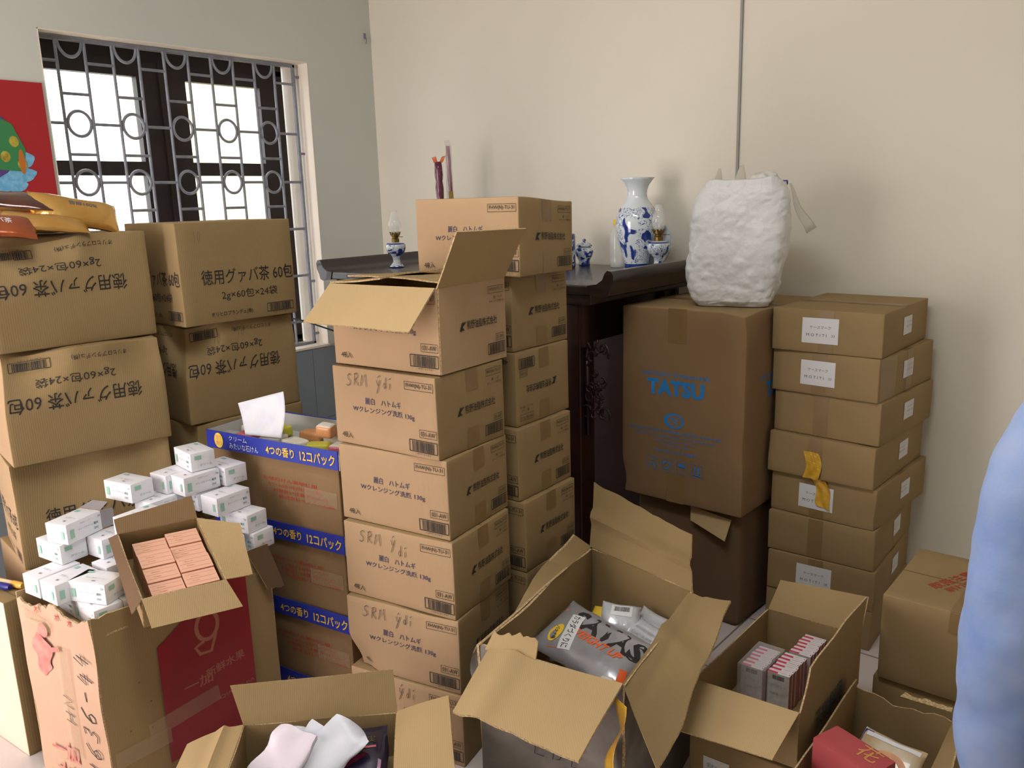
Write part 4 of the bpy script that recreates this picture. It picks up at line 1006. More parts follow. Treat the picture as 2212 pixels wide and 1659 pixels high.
# lidded jar, brush cup, bottle, plate
c = Vector((-2.239, 3.21, AZ + 0.001)); root = empty('ginger_jar', c, 'small lidded blue and white jar left of the bottle', 'jar')
g = G(); g.lathe([(0, 0), (0.026, 0), (0.028, 0.004), (0.025, 0.018), (0.027, 0.026), (0.038, 0.045), (0.043, 0.062), (0.040, 0.076), (0.030, 0.084), (0.024, 0.088), (0, 0.088)], glaze('jar_glaze', 30, 0.50, 0.55, 1.2, bands=((0.0, 0.005),), zhi=0.082), c, 40); g.build('jar_body', root, c, smooth=True)
g = G(); g.lathe([(0.036, 0.088), (0.037, 0.093), (0.028, 0.102), (0.012, 0.107), (0.007, 0.110), (0.009, 0.117), (0.005, 0.123), (0, 0.124)], glaze('lid_glaze', 40, 0.52, 0.56, 2.2), c, 32); g.build('lid', root, c, smooth=True)
c = Vector((-2.275, 3.10, AZ + 0.001)); g = G()
g.lathe([(0, 0), (0.05, 0), (0.052, 0.004), (0.052, 0.148), (0.050, 0.150), (0.047, 0.148), (0.047, 0.01), (0, 0.01)], glaze('cup_glaze', 22, 0.47, 0.51, 5.2, bands=((0.125, 0.140), (0.018, 0.024))), c, 48)
o = g.build('porcelain_cup', origin=c, smooth=True); tag(o, 'cylindrical blue and white porcelain pot half hidden by the rear carton stack', 'pot')
c = Vector((-2.037, 3.18, AZ + 0.001)); root = empty('plastic_bottle', c, 'clear plastic bottle with a yellow cap left of the vase', 'bottle')
g = G(); g.lathe([(0, 0.004), (0.030, 0), (0.036, 0.006), (0.037, 0.03), (0.035, 0.04), (0.037, 0.05), (0.037, 0.125), (0.035, 0.145), (0.026, 0.168), (0.017, 0.182), (0.015, 0.192)], PET, c, 32); o = g.build('bottle_body', root, c, smooth=True); o['label'] = 'clear bottle body'
g = G(); g.lathe([(0.0, 0.186), (0.019, 0.186), (0.019, 0.208), (0.017, 0.211), (0, 0.211)], mat('yellow_plastic', (226, 190, 20), 0.4), c, 24); g.build('cap', root, c, smooth=math.radians(40))['label'] = 'yellow cap'
c = Vector((-1.855, 3.24, AZ + 0.001)); g = G()
Rm = Matrix.Translation(c + Vector((0, 0, 0.092))) @ Euler((math.radians(75), 0, math.radians(-20))).to_matrix().to_4x4()
g.lathe([(0, 0), (0.05, 0.001), (0.085, 0.012), (0.092, 0.018), (0.085, 0.006), (0.05, -0.006), (0, -0.006)], PORC, (0, 0, 0), 48); g.v = [Rm @ v_ for v_ in g.v]
o = g.build('porcelain_plate', origin=c, smooth=True); tag(o, 'white plate standing upright behind the vase', 'plate')
# incense packs behind the rear stack
for (nm, p0, p1, r, col, lb) in (('a', (-2.998, 3.05, AZ + 0.001), (-3.01, 3.05, 1.795), 0.020, (120, 30, 70), 'bundle of incense in a crinkled purple wrapper with orange ends, behind the rear stack'),
                            ('b', (-2.945, 3.08, AZ + 0.001), (-2.968, 3.08, 1.87), 0.011, (150, 20, 50), 'tall thin red incense pack in clear wrap beside the purple bundle')):
    p0 = Vector(p0); p1 = Vector(p1)
    root = empty('incense_pack', p0, lb, 'incense', 'incense packs standing on the altar table')
    g = G(); pts = [p0 + (p1 - p0) * (i / 16) for i in range(17)]
    g.tube(pts, [r * (1 + 0.12 * math.sin(i * 2.3)) for i in range(17)], mat('incense_' + nm, col, 0.25, tuple(int(c_ * 0.7) for c_ in col), 60, coat=0.6), 9); g.build('bundle', root, p0, smooth=True)
    if nm == 'a':
        for k in (-1, 1):
            q = p1 + Vector((k * 0.018, 0, -0.004)); gg = G()
            panel(gg, (q + Vector((-0.012, 0, 0)), q + Vector((0.012, 0, 0)), q + Vector((0.012 + k * 0.012, 0.004, 0.032)), q + Vector((-0.006 + k * 0.014, -0.004, 0.026))), 0.002, mat('orange_flare', (214, 100, 40), 0.3), n=(5, 5), amp=0.01)
            gg.build('flared_tip', root, p0)['label'] = 'orange flared tip'
    else:
        gg = G(); gg.tube([p1 + Vector((0, 0, -0.35)), p1 + Vector((0.004, 0, 0)), p1 + Vector((-0.006, 0, 0.025))], [0.017, 0.016, 0.013], FOILWRAP, 10); gg.build('clear_wrap', root, p0, smooth=True)['label'] = 'clear plastic wrap'
        gg = G(); gg.tube([p0 + Vector((0.0, 0, 0)), p0 + (p1 - p0) * 0.62], 0.0125, mat('gold_stick', (150, 130, 60), 0.4), 9); gg.build('gold_band', root, p0, smooth=True)['label'] = 'gold lower part'

# ================================================================== BIG TAPED CARTON with the small white boxes
PF = [Vector((-2.150, 0.800, 0.565)), Vector((-2.150, 1.345, 0.575)), Vector((-2.470, 1.335, 0.58)), Vector((-2.470, 0.738, 0.560))]  # near, right-back, left-back, left-front
rimP = [PF[3], PF[0], PF[1], PF[2]]
FWd = (PF[0] - PF[3]).length
pr0 = P_hand('61636-44', 0.300, 0.005, 0.056, 0.060, 0.004, PEN, rot=90, seed=5, slant=0.3)
pr0 += P_hand('HN', 0.205, 0.20, 0.05, 0.04, 0.0035, PEN, rot=90)
pr0 += [(PINKINK, [(0.10 + 0.040 * (1 + 0.25 * math.sin(5 * t)) * math.cos(t), 0.40 + 0.062 * (1 + 0.18 * math.sin(3 * t + 1)) * math.sin(t)) for t in [2 * PI * i / 40 for i in range(40)]], [tuple(range(40))])]
pr0 += [(PINKINK, [(0.115 + 0.022 * math.cos(t), 0.475 + 0.022 * math.sin(t)) for t in [2 * PI * i / 16 for i in range(16)]], [tuple(range(16))])]
pr0 += P_rect(0.155, 0.425, 0.05, 0.014, PINKINK, rot=15)
for (a_, b_, s_) in ((0.10, 0.535, 0.02), (0.19, 0.53, 0.018), (0.245, 0.525, 0.018)): pr0 += P_text('木', a_, b_, s_, s_ * 1.3, REDINK, bold=0.03)
pr0 += P_text('一加', 0.13, 0.10, 0.12, 0.06, PINKINK, bold=0.06) + P_text('水果', 0.14, 0.03, 0.12, 0.05, PINKINK, bold=0.06)
pr0 += P_rect(0.09, 0.50, 0.13, 0.035, CTAPE, 8, 3, rot=-8) + P_rect(0.19, 0.27, 0.055, 0.34, CTAPE, 3, 12)
REDP = mat('dark_red_panel', (150, 34, 44), 0.4, (132, 28, 40), 4)
EMB = mat('panel_emblem', (172, 112, 92), 0.6)
pw1 = (PF[1] - PF[0]).length
pr1 = [(REDP, [(0.16, 0.03), (0.455, 0.03), (0.455, 0.53), (0.33, 0.50), (0.16, 0.395)], [(0, 1, 2, 3, 4)])]
pr1 += P_stroke(arc(0.315, 0.40, 0.034, 0.044, 30, 390, 22), 0.012, EMB) + P_stroke([(0.30, 0.355), (0.272, 0.345), (0.285, 0.32), (0.32, 0.315), (0.34, 0.365)], 0.010, EMB)
pr1 += P_text('一加', 0.27, 0.235, 0.09, 0.035, EMB, bold=0.03) + P_text('新鲜水果', 0.36, 0.255, 0.13, 0.03, EMB, rot=6, bold=0.03) + P_text('QIANG JIA', 0.39, 0.155, 0.12, 0.014, EMB, rot=4)
pr1 += P_rect(0.22, 0.165, 0.22, 0.05, CTAPE, 8, 3, rot=5) + P_rect(0.09, 0.12, 0.16, 0.05, CTAPE, 8, 3)
for a_, b_ in ((0.10, 0.32), (0.125, 0.25), (0.06, 0.19), (0.12, 0.17)): pr1 += P_rect(a_, b_, 0.005, 0.004, KDK)
P_o = open_carton('taped_carton', rimP, 0.0, 'large taped carton with a dark red panel, heaped with small white boxes', KR, KPALE, th=0.006, floor_z=0.492, seed=101, amp=0.004, n=(26, 16), prints={0: pr0, 1: pr1}, torn={0: 0.07, 1: 0.05}, front=KPK)
P_o.children[0]['label'] = 'carton body with dark red panel and handwriting'
flap(P_o, (PF[1] + Vector((0, -0.075, 0)), PF[1] + Vector((0, 0.0, 0)), PF[1] + Vector((0.032, 0.025, -0.15)), PF[1] + Vector((0.025, -0.03, -0.14))), seed=7, outer=KDK, inner=KDK, torn=0.12, n=(10, 6), amp=0.004, label='torn flap hanging outside the right rim')

# small white boxes -----------------------------------------------------
WL, WS, WH = 0.122, 0.078, 0.060
def wb_prints_long(W_):
    o = P_rect(0.14 * W_, 0.45 * WH, 0.11 * W_, 0.42 * WH, GREEN) + P_text('ディープクリーム', 0.52 * W_, 0.52 * WH, 0.42 * W_, 0.10 * WH, GREY, bold=0.02)
    o += P_text('薬用', 0.82 * W_, 0.50 * WH, 0.12 * W_, 0.13 * WH, GREEN2, bold=0.04) + P_text('DNC', 0.82 * W_, 0.26 * WH, 0.12 * W_, 0.11 * WH, GREEN2, bold=0.04) + P_text('D24', 0.93 * W_, 0.78 * WH, 0.07 * W_, 0.10 * WH, GREEN2, bold=0.03)
    o += P_text('株式会社ディーエヌシー', 0.55 * W_, 0.80 * WH, 0.34 * W_, 0.06 * WH, GREY)
    return o
def white_box(near, z, yaw, label, wide=True, prints=True, tilt=(0, 0), hh=WH, lab_open=False):
    w_, d_ = (WL, WS) if wide else (WS, WL)
    pr = {}
    if prints:
        pr = {'R': wb_prints_long(d_) if not wide else (P_rect(0.3 * d_, 0.72 * WH, 0.28 * d_, 0.2 * WH, GREEN) + P_text('クリーム', 0.6 * d_, 0.3 * WH, 0.5 * d_, 0.12 * WH, GREEN2)),
              'F': wb_prints_long(w_) if wide else P_rect(0.8 * w_, 0.45 * WH, 0.12 * w_, 0.4 * WH, GREEN),
              'T': P_rect(0.20 * w_, 0.80 * d_, 0.16 * w_, 0.12 * d_, GREEN) + P_text('DNC 薬用クリーム', 0.55 * w_, 0.4 * d_, 0.5 * w_, 0.07 * d_, GREY) + P_rect(0.6 * w_, 0.2 * d_, 0.10 * w_, 0.06 * d_, GREY)}
    o, M, _ = carton('small_white_box', near[0], near[1], z, yaw, w_, d_, hh, label, 'small box', 'small white boxes heaped in the taped carton', mats=(WHITE, WHITE, WHITE), prints=pr, seed=int(abs(near[0]) * 900) % 97, amp=0.0006, step=0.04, rad=0.0012, seams=False, lean=tilt)
    return o
E = 0.0006
lv = [0.498 + i * (WH + E) for i in range(7)]
WB = [  # near x, near y, level, yaw, wide(F long), label
 (-2.285, 0.775, 1, 6, False, 'white box at the front corner of the heap, long printed side to the right'),
 (-2.370, 0.765, 1, 8, False, 'white box at the front left of the heap, overhanging the rim'),
 (-2.405, 0.845, 2, 8, True, 'white box standing on the two front left boxes'),
 (-2.345, 0.935, 2, 8, False, 'white box with green print behind the front left boxes'),
 (-2.330, 1.075, 2, 8, False, 'white box low in the middle of the heap beside the small open carton'),
 (-2.265, 0.985, 3, 8, False, 'white box rising just behind the small open carton'),
 (-2.285, 0.915, 1, 6, False, 'white box lying low beside the small open carton'),
 (-2.395, 1.060, 4, 12, True, 'white box with blank sides in the left middle of the heap'),
 (-2.385, 1.165, 4, 8, False, 'white box with green text right behind the blank-sided one'),
 (-2.315, 1.185, 4, 2, False, 'long white box directly under the topmost box'),
 (-2.345, 1.230, 5, -6, True, 'topmost small white box of the heap'),
 (-2.225, 1.235, 3, 6, False, 'white box with long printed side at the right shoulder of the heap'),
 (-2.320, 1.225, 3, 4, True, 'white box wedged below the long box'),
 (-2.430, 1.300, 3, 4, True, 'white box in the rear layer of the heap'),
 (-2.165, 1.295, 2, 10, True, 'white box at the right rear end of the heap'),
 (-2.155, 1.305, 1, 8, True, 'lower white box at the right rear end of the heap'),
 (-2.355, 1.095, 3, 10, False, 'white box lying behind the small open carton, third layer'),
 (-2.300, 1.315, 4, 2, True, 'white box behind the topmost one, at the heap peak'),
 (-2.435, 1.185, 3, 6, True, 'white box under the blank-sided one'),
]
for (x, y, k, yw, wide, lb) in WB: white_box((x, y), lv[k], yw, lb, wide)
rows_ = ['first', 'second', 'third', 'fourth', 'fifth', 'sixth']
for i_, rn in enumerate(rows_):
    for xx, sn_ in ((-2.176, 'right'), (-2.302, 'left')):
        white_box((xx, 0.822 + 0.0805 * i_), lv[0], 0, 'white box in the bottom layer inside the taped carton, %s row, %s side' % (rn, sn_), True)
for rr, rn in ((1.045, 'front'), (1.127, 'middle'), (1.209, 'rear')):
    for xx, sn_ in ((-2.176, 'right'), (-2.302, 'left')):
        white_box((xx, rr), lv[1], 0, 'white box in the second lowest layer of the heap, %s row, %s side' % (rn, sn_), True)
white_box((-2.18, 0.86), lv[1], 24, 'white box lying askew in the front corner beside the small open carton', True)
# open white box lying on the left front box
root_o = white_box((-2.385, 0.862), lv[3] , 20, 'white box with its end flap open, tilted on the front left boxes', False)
g = G(); Mx = Matrix.Translation(root_o.location) @ Euler((0, 0, math.radians(20))).to_matrix().to_4x4()
panel(g, (Mx @ Vector((0.0, WL, 0.002)), Mx @ Vector((0.0, WL, WH)), Mx @ Vector((0.012, WL + 0.035, WH - 0.004)), Mx @ Vector((0.012, WL + 0.035, 0.004))), 0.0008, WHITE, WHITE_IN, n=(2, 2), amp=0)
panel(g, (Mx @ Vector((-WS, WL, WH)), Mx @ Vector((0, WL, WH)), Mx @ Vector((-0.01, WL + 0.04, WH + 0.01)), Mx @ Vector((-WS + 0.01, WL + 0.04, WH + 0.01))), 0.0008, WHITE_IN, WHITE_IN, n=(2, 2), amp=0)
g.build('end_flap', root_o, root_o.location)['label'] = 'opened end flap, grey inside'

# small open carton with peach boxes, tilted on the rim of the big one -----------------
qfl, qfr, qbl, qbr = Vector((-2.010, 0.880, 0.62)), Vector((-1.938, 1.078, 0.62)), Vector((-2.222, 0.930, 0.73)), Vector((-2.030, 1.085, 0.73))
qbr = qbl + (qfr - qfl)
nq = (qfr - qfl).cross(qbl - qfl).normalized()
if nq.z < 0: nq = -nq
dep = 0.115
Q = open_carton('small_open_carton', [qfl, qfr, qbr, qbl], 0, 'small open carton of peach boxes resting tilted on the taped carton rim', KR, KR, th=0.003, base=[p - nq * dep for p in (qfl, qfr, qbr, qbl)], seed=120, amp=0.0015, n=(6, 5))
ux = (qfr - qfl); uy = (qbl - qfl)
flap(Q, (qfr, qfl, Vector((-1.965, 0.875, 0.555)), Vector((-1.880, 1.085, 0.555))), seed=1, outer=KPALE, inner=KR, n=(5, 4), amp=0.001, th=0.003)
flap(Q, (qbr, qfr, Vector((-1.915, 1.145, 0.615)), Vector((-2.055, 1.205, 0.71))), seed=2, outer=KPALE, inner=KR, n=(5, 4), amp=0.001, th=0.003)
flap(Q, (qbl, qbr, qbr + uy * 0.20 + nq * 0.045, qbl + uy * 0.12 + nq * 0.03), seed=3, outer=KR3, inner=KR, n=(5, 4), amp=0.001, th=0.003)
flap(Q, (qfl, qbl, qbl - ux * 0.10 - nq * 0.02 + uy * 0.04, qfl - ux * 0.12 - nq * 0.05), seed=4, outer=KDK, inner=KDK, n=(5, 4), amp=0.001, th=0.003)
uxn, uyn = ux.normalized(), uy.normalized(); lx_, ly_ = ux.length, uy.length
k = 0
plbl = ['peach box nearest the front in the left row of the small open carton', 'second peach box from the front in the left row', 'third peach box from the front in the left row', 'peach box at the back of the left row',
        'peach box nearest the front in the right row of the small open carton', 'second peach box from the front in the right row', 'third peach box from the front in the right row', 'peach box at the back of the right row']
for col in range(2):
    for row in range(4):
        bw = lx_ * 0.40; bd = ly_ * 0.205
        o_ = qfl + uxn * (lx_ * 0.14 + col * (bw + 0.003)) + uyn * (0.012 + row * (bd + 0.002) + col * 0.008) - nq * (dep - 0.006)
        hh = dep - 0.030 + 0.004 * ((row + col) % 3)
        g = G(); Mq = Matrix((( *uxn, 0), (*uyn, 0), (*nq, 0), (0, 0, 0, 1))).transposed(); Mq.translation = o_
        g.box((0, 0, 0), (bw, bd, hh), PEACH, Mq)
        for j in range(3): g.add([Mq @ Vector(p) for p in ((0.004, bd * (0.2 + 0.3 * j), hh + 0.0004), (bw - 0.004, bd * (0.2 + 0.3 * j), hh + 0.0004), (bw - 0.004, bd * (0.2 + 0.3 * j) + 0.0008, hh + 0.0004), (0.004, bd * (0.2 + 0.3 * j) + 0.0008, hh + 0.0004))], [(0, 1, 2, 3)], PEACHLN)
        for pm, vs, fs in P_text('Cream', bw * 0.35, bd * 0.36, bw * 0.22, bd * 0.10, PEACHLN) + P_text('Beauty', bw * 0.35, bd * 0.66, bw * 0.25, bd * 0.10, PEACHLN):
            g.add([Mq @ Vector((a_, b_, hh + 0.0006)) for a_, b_ in vs], fs, pm)
        o = g.build('peach_box', origin=o_); tag(o, plbl[k], 'small box', 'peach boxes in the small open carton'); k += 1

# cream carton at the left edge with pens on it -----------------------
K_, Mk, _ = carton('cream_carton', -2.555, 0.725, 0.0, 5, 0.60, 0.085, 0.505, 'narrow cream carton standing on the floor at the left edge of the picture', mats=(mat('cream_board', (232, 214, 192), 0.5, (226, 206, 184), 3), KR4, KR4), seed=130, amp=0.002)
for (nm, x, y, col, cap, lb) in (('a', -2.66, 0.757, (206, 196, 178), (28, 32, 120), 'blue-capped pen lying on the cream carton'), ('b', -2.64, 0.785, (228, 200, 160), (220, 170, 70), 'yellow-capped marker lying beside the pen')):
    c = Vector((x, y, 0.5175)); root = empty('marker_pen', c - Vector((0, 0, 0.0105)), lb, 'pen')
    d_ = Vector((0.95, 0.3, 0)).normalized()
    g = G(); g.tube([c - d_ * 0.08, c], 0.009, mat('pen_body_' + nm, col, 0.4), 12); g.build('pen_barrel', root, root.location, smooth=math.radians(40))
    g = G(); g.tube([c, c + d_ * 0.03, c + d_ * 0.042], [0.0105, 0.0105, 0.008], mat('pen_cap_' + nm, cap, 0.3), 12); g.build('pen_cap', root, root.location, smooth=math.radians(40))

# pouches on the left stack -------------------------------------------
GOLD = mat('gold_foil', (206, 158, 84), 0.24, (226, 184, 110), 8, metal=0.75, bump=0.5, bscale=40, bdist=0.003)
BRN = mat('brown_foil', (92, 42, 28), 0.18, (64, 26, 20), 10, metal=0.2, bump=0.35, bscale=35, bdist=0.003, coat=0.6)
ORG = mat('orange_foil', (170, 84, 34), 0.2, (140, 60, 30), 9, metal=0.3, bump=0.3, bscale=35, bdist=0.003, coat=0.5)
def pouch(name, c, L_, W_, H_, eul, mt, mb, label, cat='pouch', group=None, prints=None, seed=0, seal=0.012, n=20, puff=1.0, pleat=0.004, rnd_=0.0):
    """flat-bottomed pillow pouch: long axis local X, thickness local Z"""
    g = G(); c = Vector(c); R_ = Euler(eul).to_matrix()
    def th(a, b):
        e = max(0.0, 1 - abs(a) ** 4) ** 0.7 * max(0.0, 1 - abs(b) ** 3) ** 0.6
        return e * puff
    def P(a, b, sgn):
        w = W_ / 2 * (1 - 0.06 * math.cos(a * PI / 2))
        if rnd_: a, b = a * math.sqrt(1 - rnd_ * b * b / 2), b * math.sqrt(1 - rnd_ * a * a / 2)
        p = Vector((a * L_ / 2, b * w, sgn * H_ / 2 * th(a, b)))
        nn = noise.noise_vector(p * 18 + Vector((seed, seed, 0))) * pleat * (1.2 if abs(a) > 0.8 else 0.8)
        return p + nn
    N_ = n
    for sgn, m in ((1, mt), (-1, mb)):
        vs = [c + R_ @ P(-1 + 2 * i / N_, -1 + 2 * j / N_, sgn) + (R_ @ Vector((0, 0, sgn * 0.0004))) for j in range(N_ + 1) for i in range(N_ + 1)]
        W = N_ + 1
        fs = [(j * W + i, j * W + i + 1, (j + 1) * W + i + 1, (j + 1) * W + i) for j in range(N_) for i in range(N_)]
        if sgn < 0: fs = [f[::-1] for f in fs]
        g.add(vs, fs, m)
    # rim
    W = N_ + 1; S = W * W
    ring = [i for i in range(N_)] + [N_ + W * j for j in range(N_)] + [S - 1 - i for i in range(N_)] + [W * (N_ - j) for j in range(N_)]
    k = g.mi(mt)
    for a, b in zip(ring, ring[1:] + ring[:1]): g.f.append((b, a, a + S, b + S)); g.m.append(k)
    if prints:
        for i, (pm, vs, fs) in enumerate(prints):
            g.add([c + R_ @ (P(a / (L_ / 2), b / (W_ / 2), 1) + Vector((0, 0, 0.0016 + 0.0001 * min(i, 9)))) for a, b in vs], fs, pm)
    o = g.build(name, origin=c - Vector((0, 0, H_ / 2)), smooth=math.radians(60))
    tag(o, label, cat, group)
    return o
PG = 'foil pouches on the left tea stack'
zt = 1.536
def P_in(pr, L_, W_): return pr
pr = P_text('香醇100%', 0.02, 0.018, 0.085, 0.018, mat('slate_ink', (92, 96, 120), 0.5), bold=0.02, rot=0)
pouch('foil_pouch', (-2.765, 1.165, 1.600), 0.255, 0.115, 0.055, (math.radians(50), math.radians(11), math.radians(84)), GOLD, BRN, 'gold-fronted pouch standing highest at the right of the pouch pile', group=PG, prints=pr, seed=1)
pouch('foil_pouch', (-2.715, 1.055, 1.572), 0.235, 0.085, 0.03, (math.radians(35), math.radians(7), math.radians(84)), GOLD, BRN, 'gold pouch lying against the foot of the standing gold pouch', group=PG, seed=2)
pouch('foil_pouch', (-2.83, 0.985, 1.640), 0.26, 0.14, 0.045, (math.radians(18), math.radians(4), math.radians(74)), BRN, GOLD, 'dark brown pouch lying across the top of the pile', group=PG, seed=3)
pouch('foil_pouch', (-2.700, 0.915, 1.568), 0.20, 0.10, 0.03, (math.radians(38), math.radians(6), math.radians(80)), ORG, BRN, 'orange-brown pouch with white writing at the front of the pile', group=PG, prints=P_text('グァバ茶', 0.0, 0.01, 0.08, 0.024, WHITE, bold=0.02), seed=4)
pouch('foil_pouch', (-2.875, 1.07, 1.560), 0.28, 0.17, 0.04, (0.05, 0.02, math.radians(80)), BRN, GOLD, 'brown pouch lying flat beneath the others', group=PG, seed=5)
pouch('foil_pouch', (-2.90, 0.87, 1.580), 0.20, 0.15, 0.045, (math.radians(8), math.radians(-3), math.radians(60)), GOLD, ORG, 'gold and orange pouch at the left edge of the picture', group=PG, seed=6)

# ================================================================== BOTTOM CENTRE: open carton with pouches
rl, rr_ = Vector((-1.765, 0.985, 0.30)), Vector((-1.490, 1.265, 0.30))
ex_ = (rr_ - rl).normalized(); ey_ = Vector((-ex_.y, ex_.x, 0))
RW = (rr_ - rl).length; RD = 0.30
rfl, rfr = rl - ey_ * RD, rr_ - ey_ * RD
Rb = open_carton('open_cardboard_carton', [rfl, rfr, rr_, rl], 0.0, 'open carton of white and purple pouches in the front centre', KR3, KR, th=0.004, floor_z=0.17, seed=140, amp=0.002)
flap(Rb, (rl, rr_, rr_ + ey_ * 0.035 + Vector((-0.01, 0, 0.10)), rl + ey_ * 0.03 - ex_ * 0.03 + Vector((0, 0, 0.098))), seed=1, outer=KR, inner=KR3, amp=0.002, curl=0.004)
flap(Rb, (rr_, rfr, rfr + ex_ * 0.145 + Vector((0, 0, 0.03)), rr_ + ex_ * 0.135 - ey_ * 0.01 + Vector((0, 0, 0.045))), seed=2, outer=KPALE, inner=KR, amp=0.003)
flap(Rb, (rfl, rl, rl - ex_ * 0.135 - ey_ * 0.03 + Vector((0, 0, 0.01)), rfl - ex_ * 0.14 + Vector((0, 0, 0.0))), seed=3, outer=KPALE, inner=KR, amp=0.004, creases=(('v', 0.35, 0.012),), curl=-0.03, n=(10, 12))
# purple / dark pouch and white pouches
def rp(a, b, z): return rl + ex_ * a - ey_ * b + Vector((0, 0, z - 0.30))
yawR = math.atan2(ex_.y, ex_.x)
DPUR = mat('deep_violet_foil', (30, 26, 62), 0.25, (22, 18, 48), 9, coat=0.6, bump=0.3, bscale=25, bdist=0.003)
MAG = mat('magenta_foil', (150, 28, 92), 0.25, (90, 16, 56), 14, coat=0.6, bump=0.4, bscale=25, bdist=0.003)
WP = mat('white_pouch_film', (214, 218, 230), 0.35, (204, 206, 220), 7, bump=0.25, bscale=18, bdist=0.004)
WP2 = mat('white_pouch_film_pink', (222, 212, 224), 0.35, (214, 206, 220), 7, bump=0.25, bscale=18, bdist=0.004)
pouch('violet_pouch', rp(0.276, 0.145, 0.240), 0.19, 0.245, 0.03, (math.radians(24), 0, yawR), DPUR, DPUR, 'dark violet pouch with a magenta front at the right of the front open carton', prints=[(MAG, [(-0.07, -0.11), (0.07, -0.11), (0.08, 0.02), (0.04, 0.045), (-0.02, 0.03), (-0.07, 0.0)], [(0, 1, 2, 3, 4, 5)])] + P_rect(-0.03, 0.06, 0.05, 0.006, scols['pink']) + P_rect(0.04, 0.06, 0.05, 0.006, scols['pink']) + P_text('もぎたて果実', 0.0, 0.082, 0.13, 0.02, mat('olive_ink', (78, 74, 50), 0.5), bold=0.03), seed=8)
whl = ['white rounded pouch at the left of the front open carton, faint pink print', 'white pouch behind the rounded one, its corner raised', 'white pouch leaning over the violet pouch', 'white pouch lying lowest at the left in the front open carton', 'white pouch peeking out behind the others']
for i, (a, b, z, L_, W_, e, m_) in enumerate(((0.100, 0.155, 0.262, 0.12, 0.25, (math.radians(38), math.radians(6), yawR - 0.55), WP2), (0.160, 0.145, 0.262, 0.11, 0.24, (math.radians(38), math.radians(30), yawR - 0.5), WP),
                                          (0.210, 0.150, 0.275, 0.11, 0.25, (math.radians(36), math.radians(28), yawR - 0.62), WP), (0.075, 0.19, 0.235, 0.10, 0.20, (math.radians(20), math.radians(-14), yawR - 0.3), WP), (0.120, 0.085, 0.250, 0.10, 0.16, (math.radians(50), math.radians(10), yawR - 0.2), WP))):
    pouch('white_pouch', rp(a, b, z), L_, W_, 0.016, e, m_, m_, whl[i], group='white pouches in the front open carton', rnd_=0.42, pleat=0.014, prints=P_text('POON', 0.0, -0.05, 0.05, 0.012, scols['pink']) if i == 0 else None, seed=12 + i)

# ================================================================== BIG TORN CARTON with snack packs
sfl, sfr, sbr, sbl = Vector((-1.280, 1.365, 0.52)), Vector((-0.905, 1.435, 0.52)), Vector((-0.995, 1.935, 0.52)), Vector((-1.395, 2.020, 0.52))
GREYOUT = mat('grey_worn_board', (132, 126, 120), 0.7, (104, 98, 94), 9)
Sb = open_carton('torn_open_carton', [sfl, sfr, sbr, sbl], 0.0, 'big torn open carton of snack packs with a grey scuffed front', GREYOUT, KR4, th=0.007, floor_z=0.295, seed=150, amp=0.005, n=(14, 9), prints={0: P_hand('EDE', 0.15, 0.27, 0.05, 0.05, 0.003, PEN)})
Sb.children[0]['label'] = 'carton body, scuffed grey outside'
bk1, bk2 = Vector((-1.475, 2.165, 0.68)), Vector((-1.085, 2.085, 0.625))
flap(Sb, (sbl, sbr, bk2, bk1), seed=1, outer=KR4, inner=KR, amp=0.008, torn=0.05, n=(16, 12), creases=(('v', 0.45, 0.016), ('u', 0.8, -0.006)), th=0.006)
flap(Sb, (sfl + Vector((0, 0, 0.002)), sbl + Vector((0, 0, 0.002)), sbl + Vector((-0.06, -0.04, 0.055)), sfl + Vector((-0.035, 0.05, -0.08))), seed=2, outer=KR4, inner=KR, amp=0.006, torn=0.35, n=(16, 8), th=0.006)
flap(Sb, (sfr, sfl + Vector((0.03, 0.005, 0)), Vector((-1.195, 1.175, 0.468)), Vector((-0.868, 1.205, 0.475))), seed=3, outer=KPALE, inner=KR, amp=0.004, torn=0.03, n=(14, 10), creases=(('u', 0.80, 0.014),), th=0.006)
flap(Sb, (sfl + Vector((0.02, 0.0, -0.004)), sfl + Vector((0.155, 0.028, -0.004)), sfl + Vector((0.15, 0.055, 0.060)), sfl + Vector((0.035, 0.03, 0.055))), seed=13, outer=KPALE, inner=KPALE, amp=0.006, torn=0.6, n=(12, 6), th=0.005, label='ragged stub of board at the front rim')
flap(Sb, (sbr + Vector((0.0, -0.02, 0.0)), sfr + Vector((0, 0.0, 0)), Vector((-0.775, 1.375, 0.375)), Vector((-0.852, 1.885, 0.545))), seed=4, outer=KR, inner=KR, amp=0.009, torn=0.05, n=(18, 12), creases=(('u', 0.45, 0.012), ('v', 0.3, -0.006)), th=0.006)
g = G()
def tp(s, t): return Vector((-0.915 + 0.03 * s, 1.425 - 0.02 * s, 0.50 - 0.22 * t)) + Vector((0.02 * math.sin(6 * t + s), -0.012 - 0.01 * math.sin(9 * t), 0))
g.quadgrid(tp, 5, 14, YTAPE); o = g.build('yellow_tape', Sb, Sb.location, smooth=True); o['label'] = 'peeling yellow tape at the corner'; o.modifiers.new('t', 'SOLIDIFY').thickness = 0.0008
g = G()
def tp2(s, t): return Vector((-1.30 - 0.015 * math.sin(3 * t), 1.375 + 0.03 * s, 0.50 - 0.17 * t)) + Vector((-0.012 * math.sin(5 * t + 2 * s), 0, 0.006 * math.sin(9 * s)))
g.quadgrid(tp2, 5, 14, FOILWRAP); o = g.build('clear_tape', Sb, Sb.location, smooth=True); o['label'] = 'loose clear tape at the left corner'
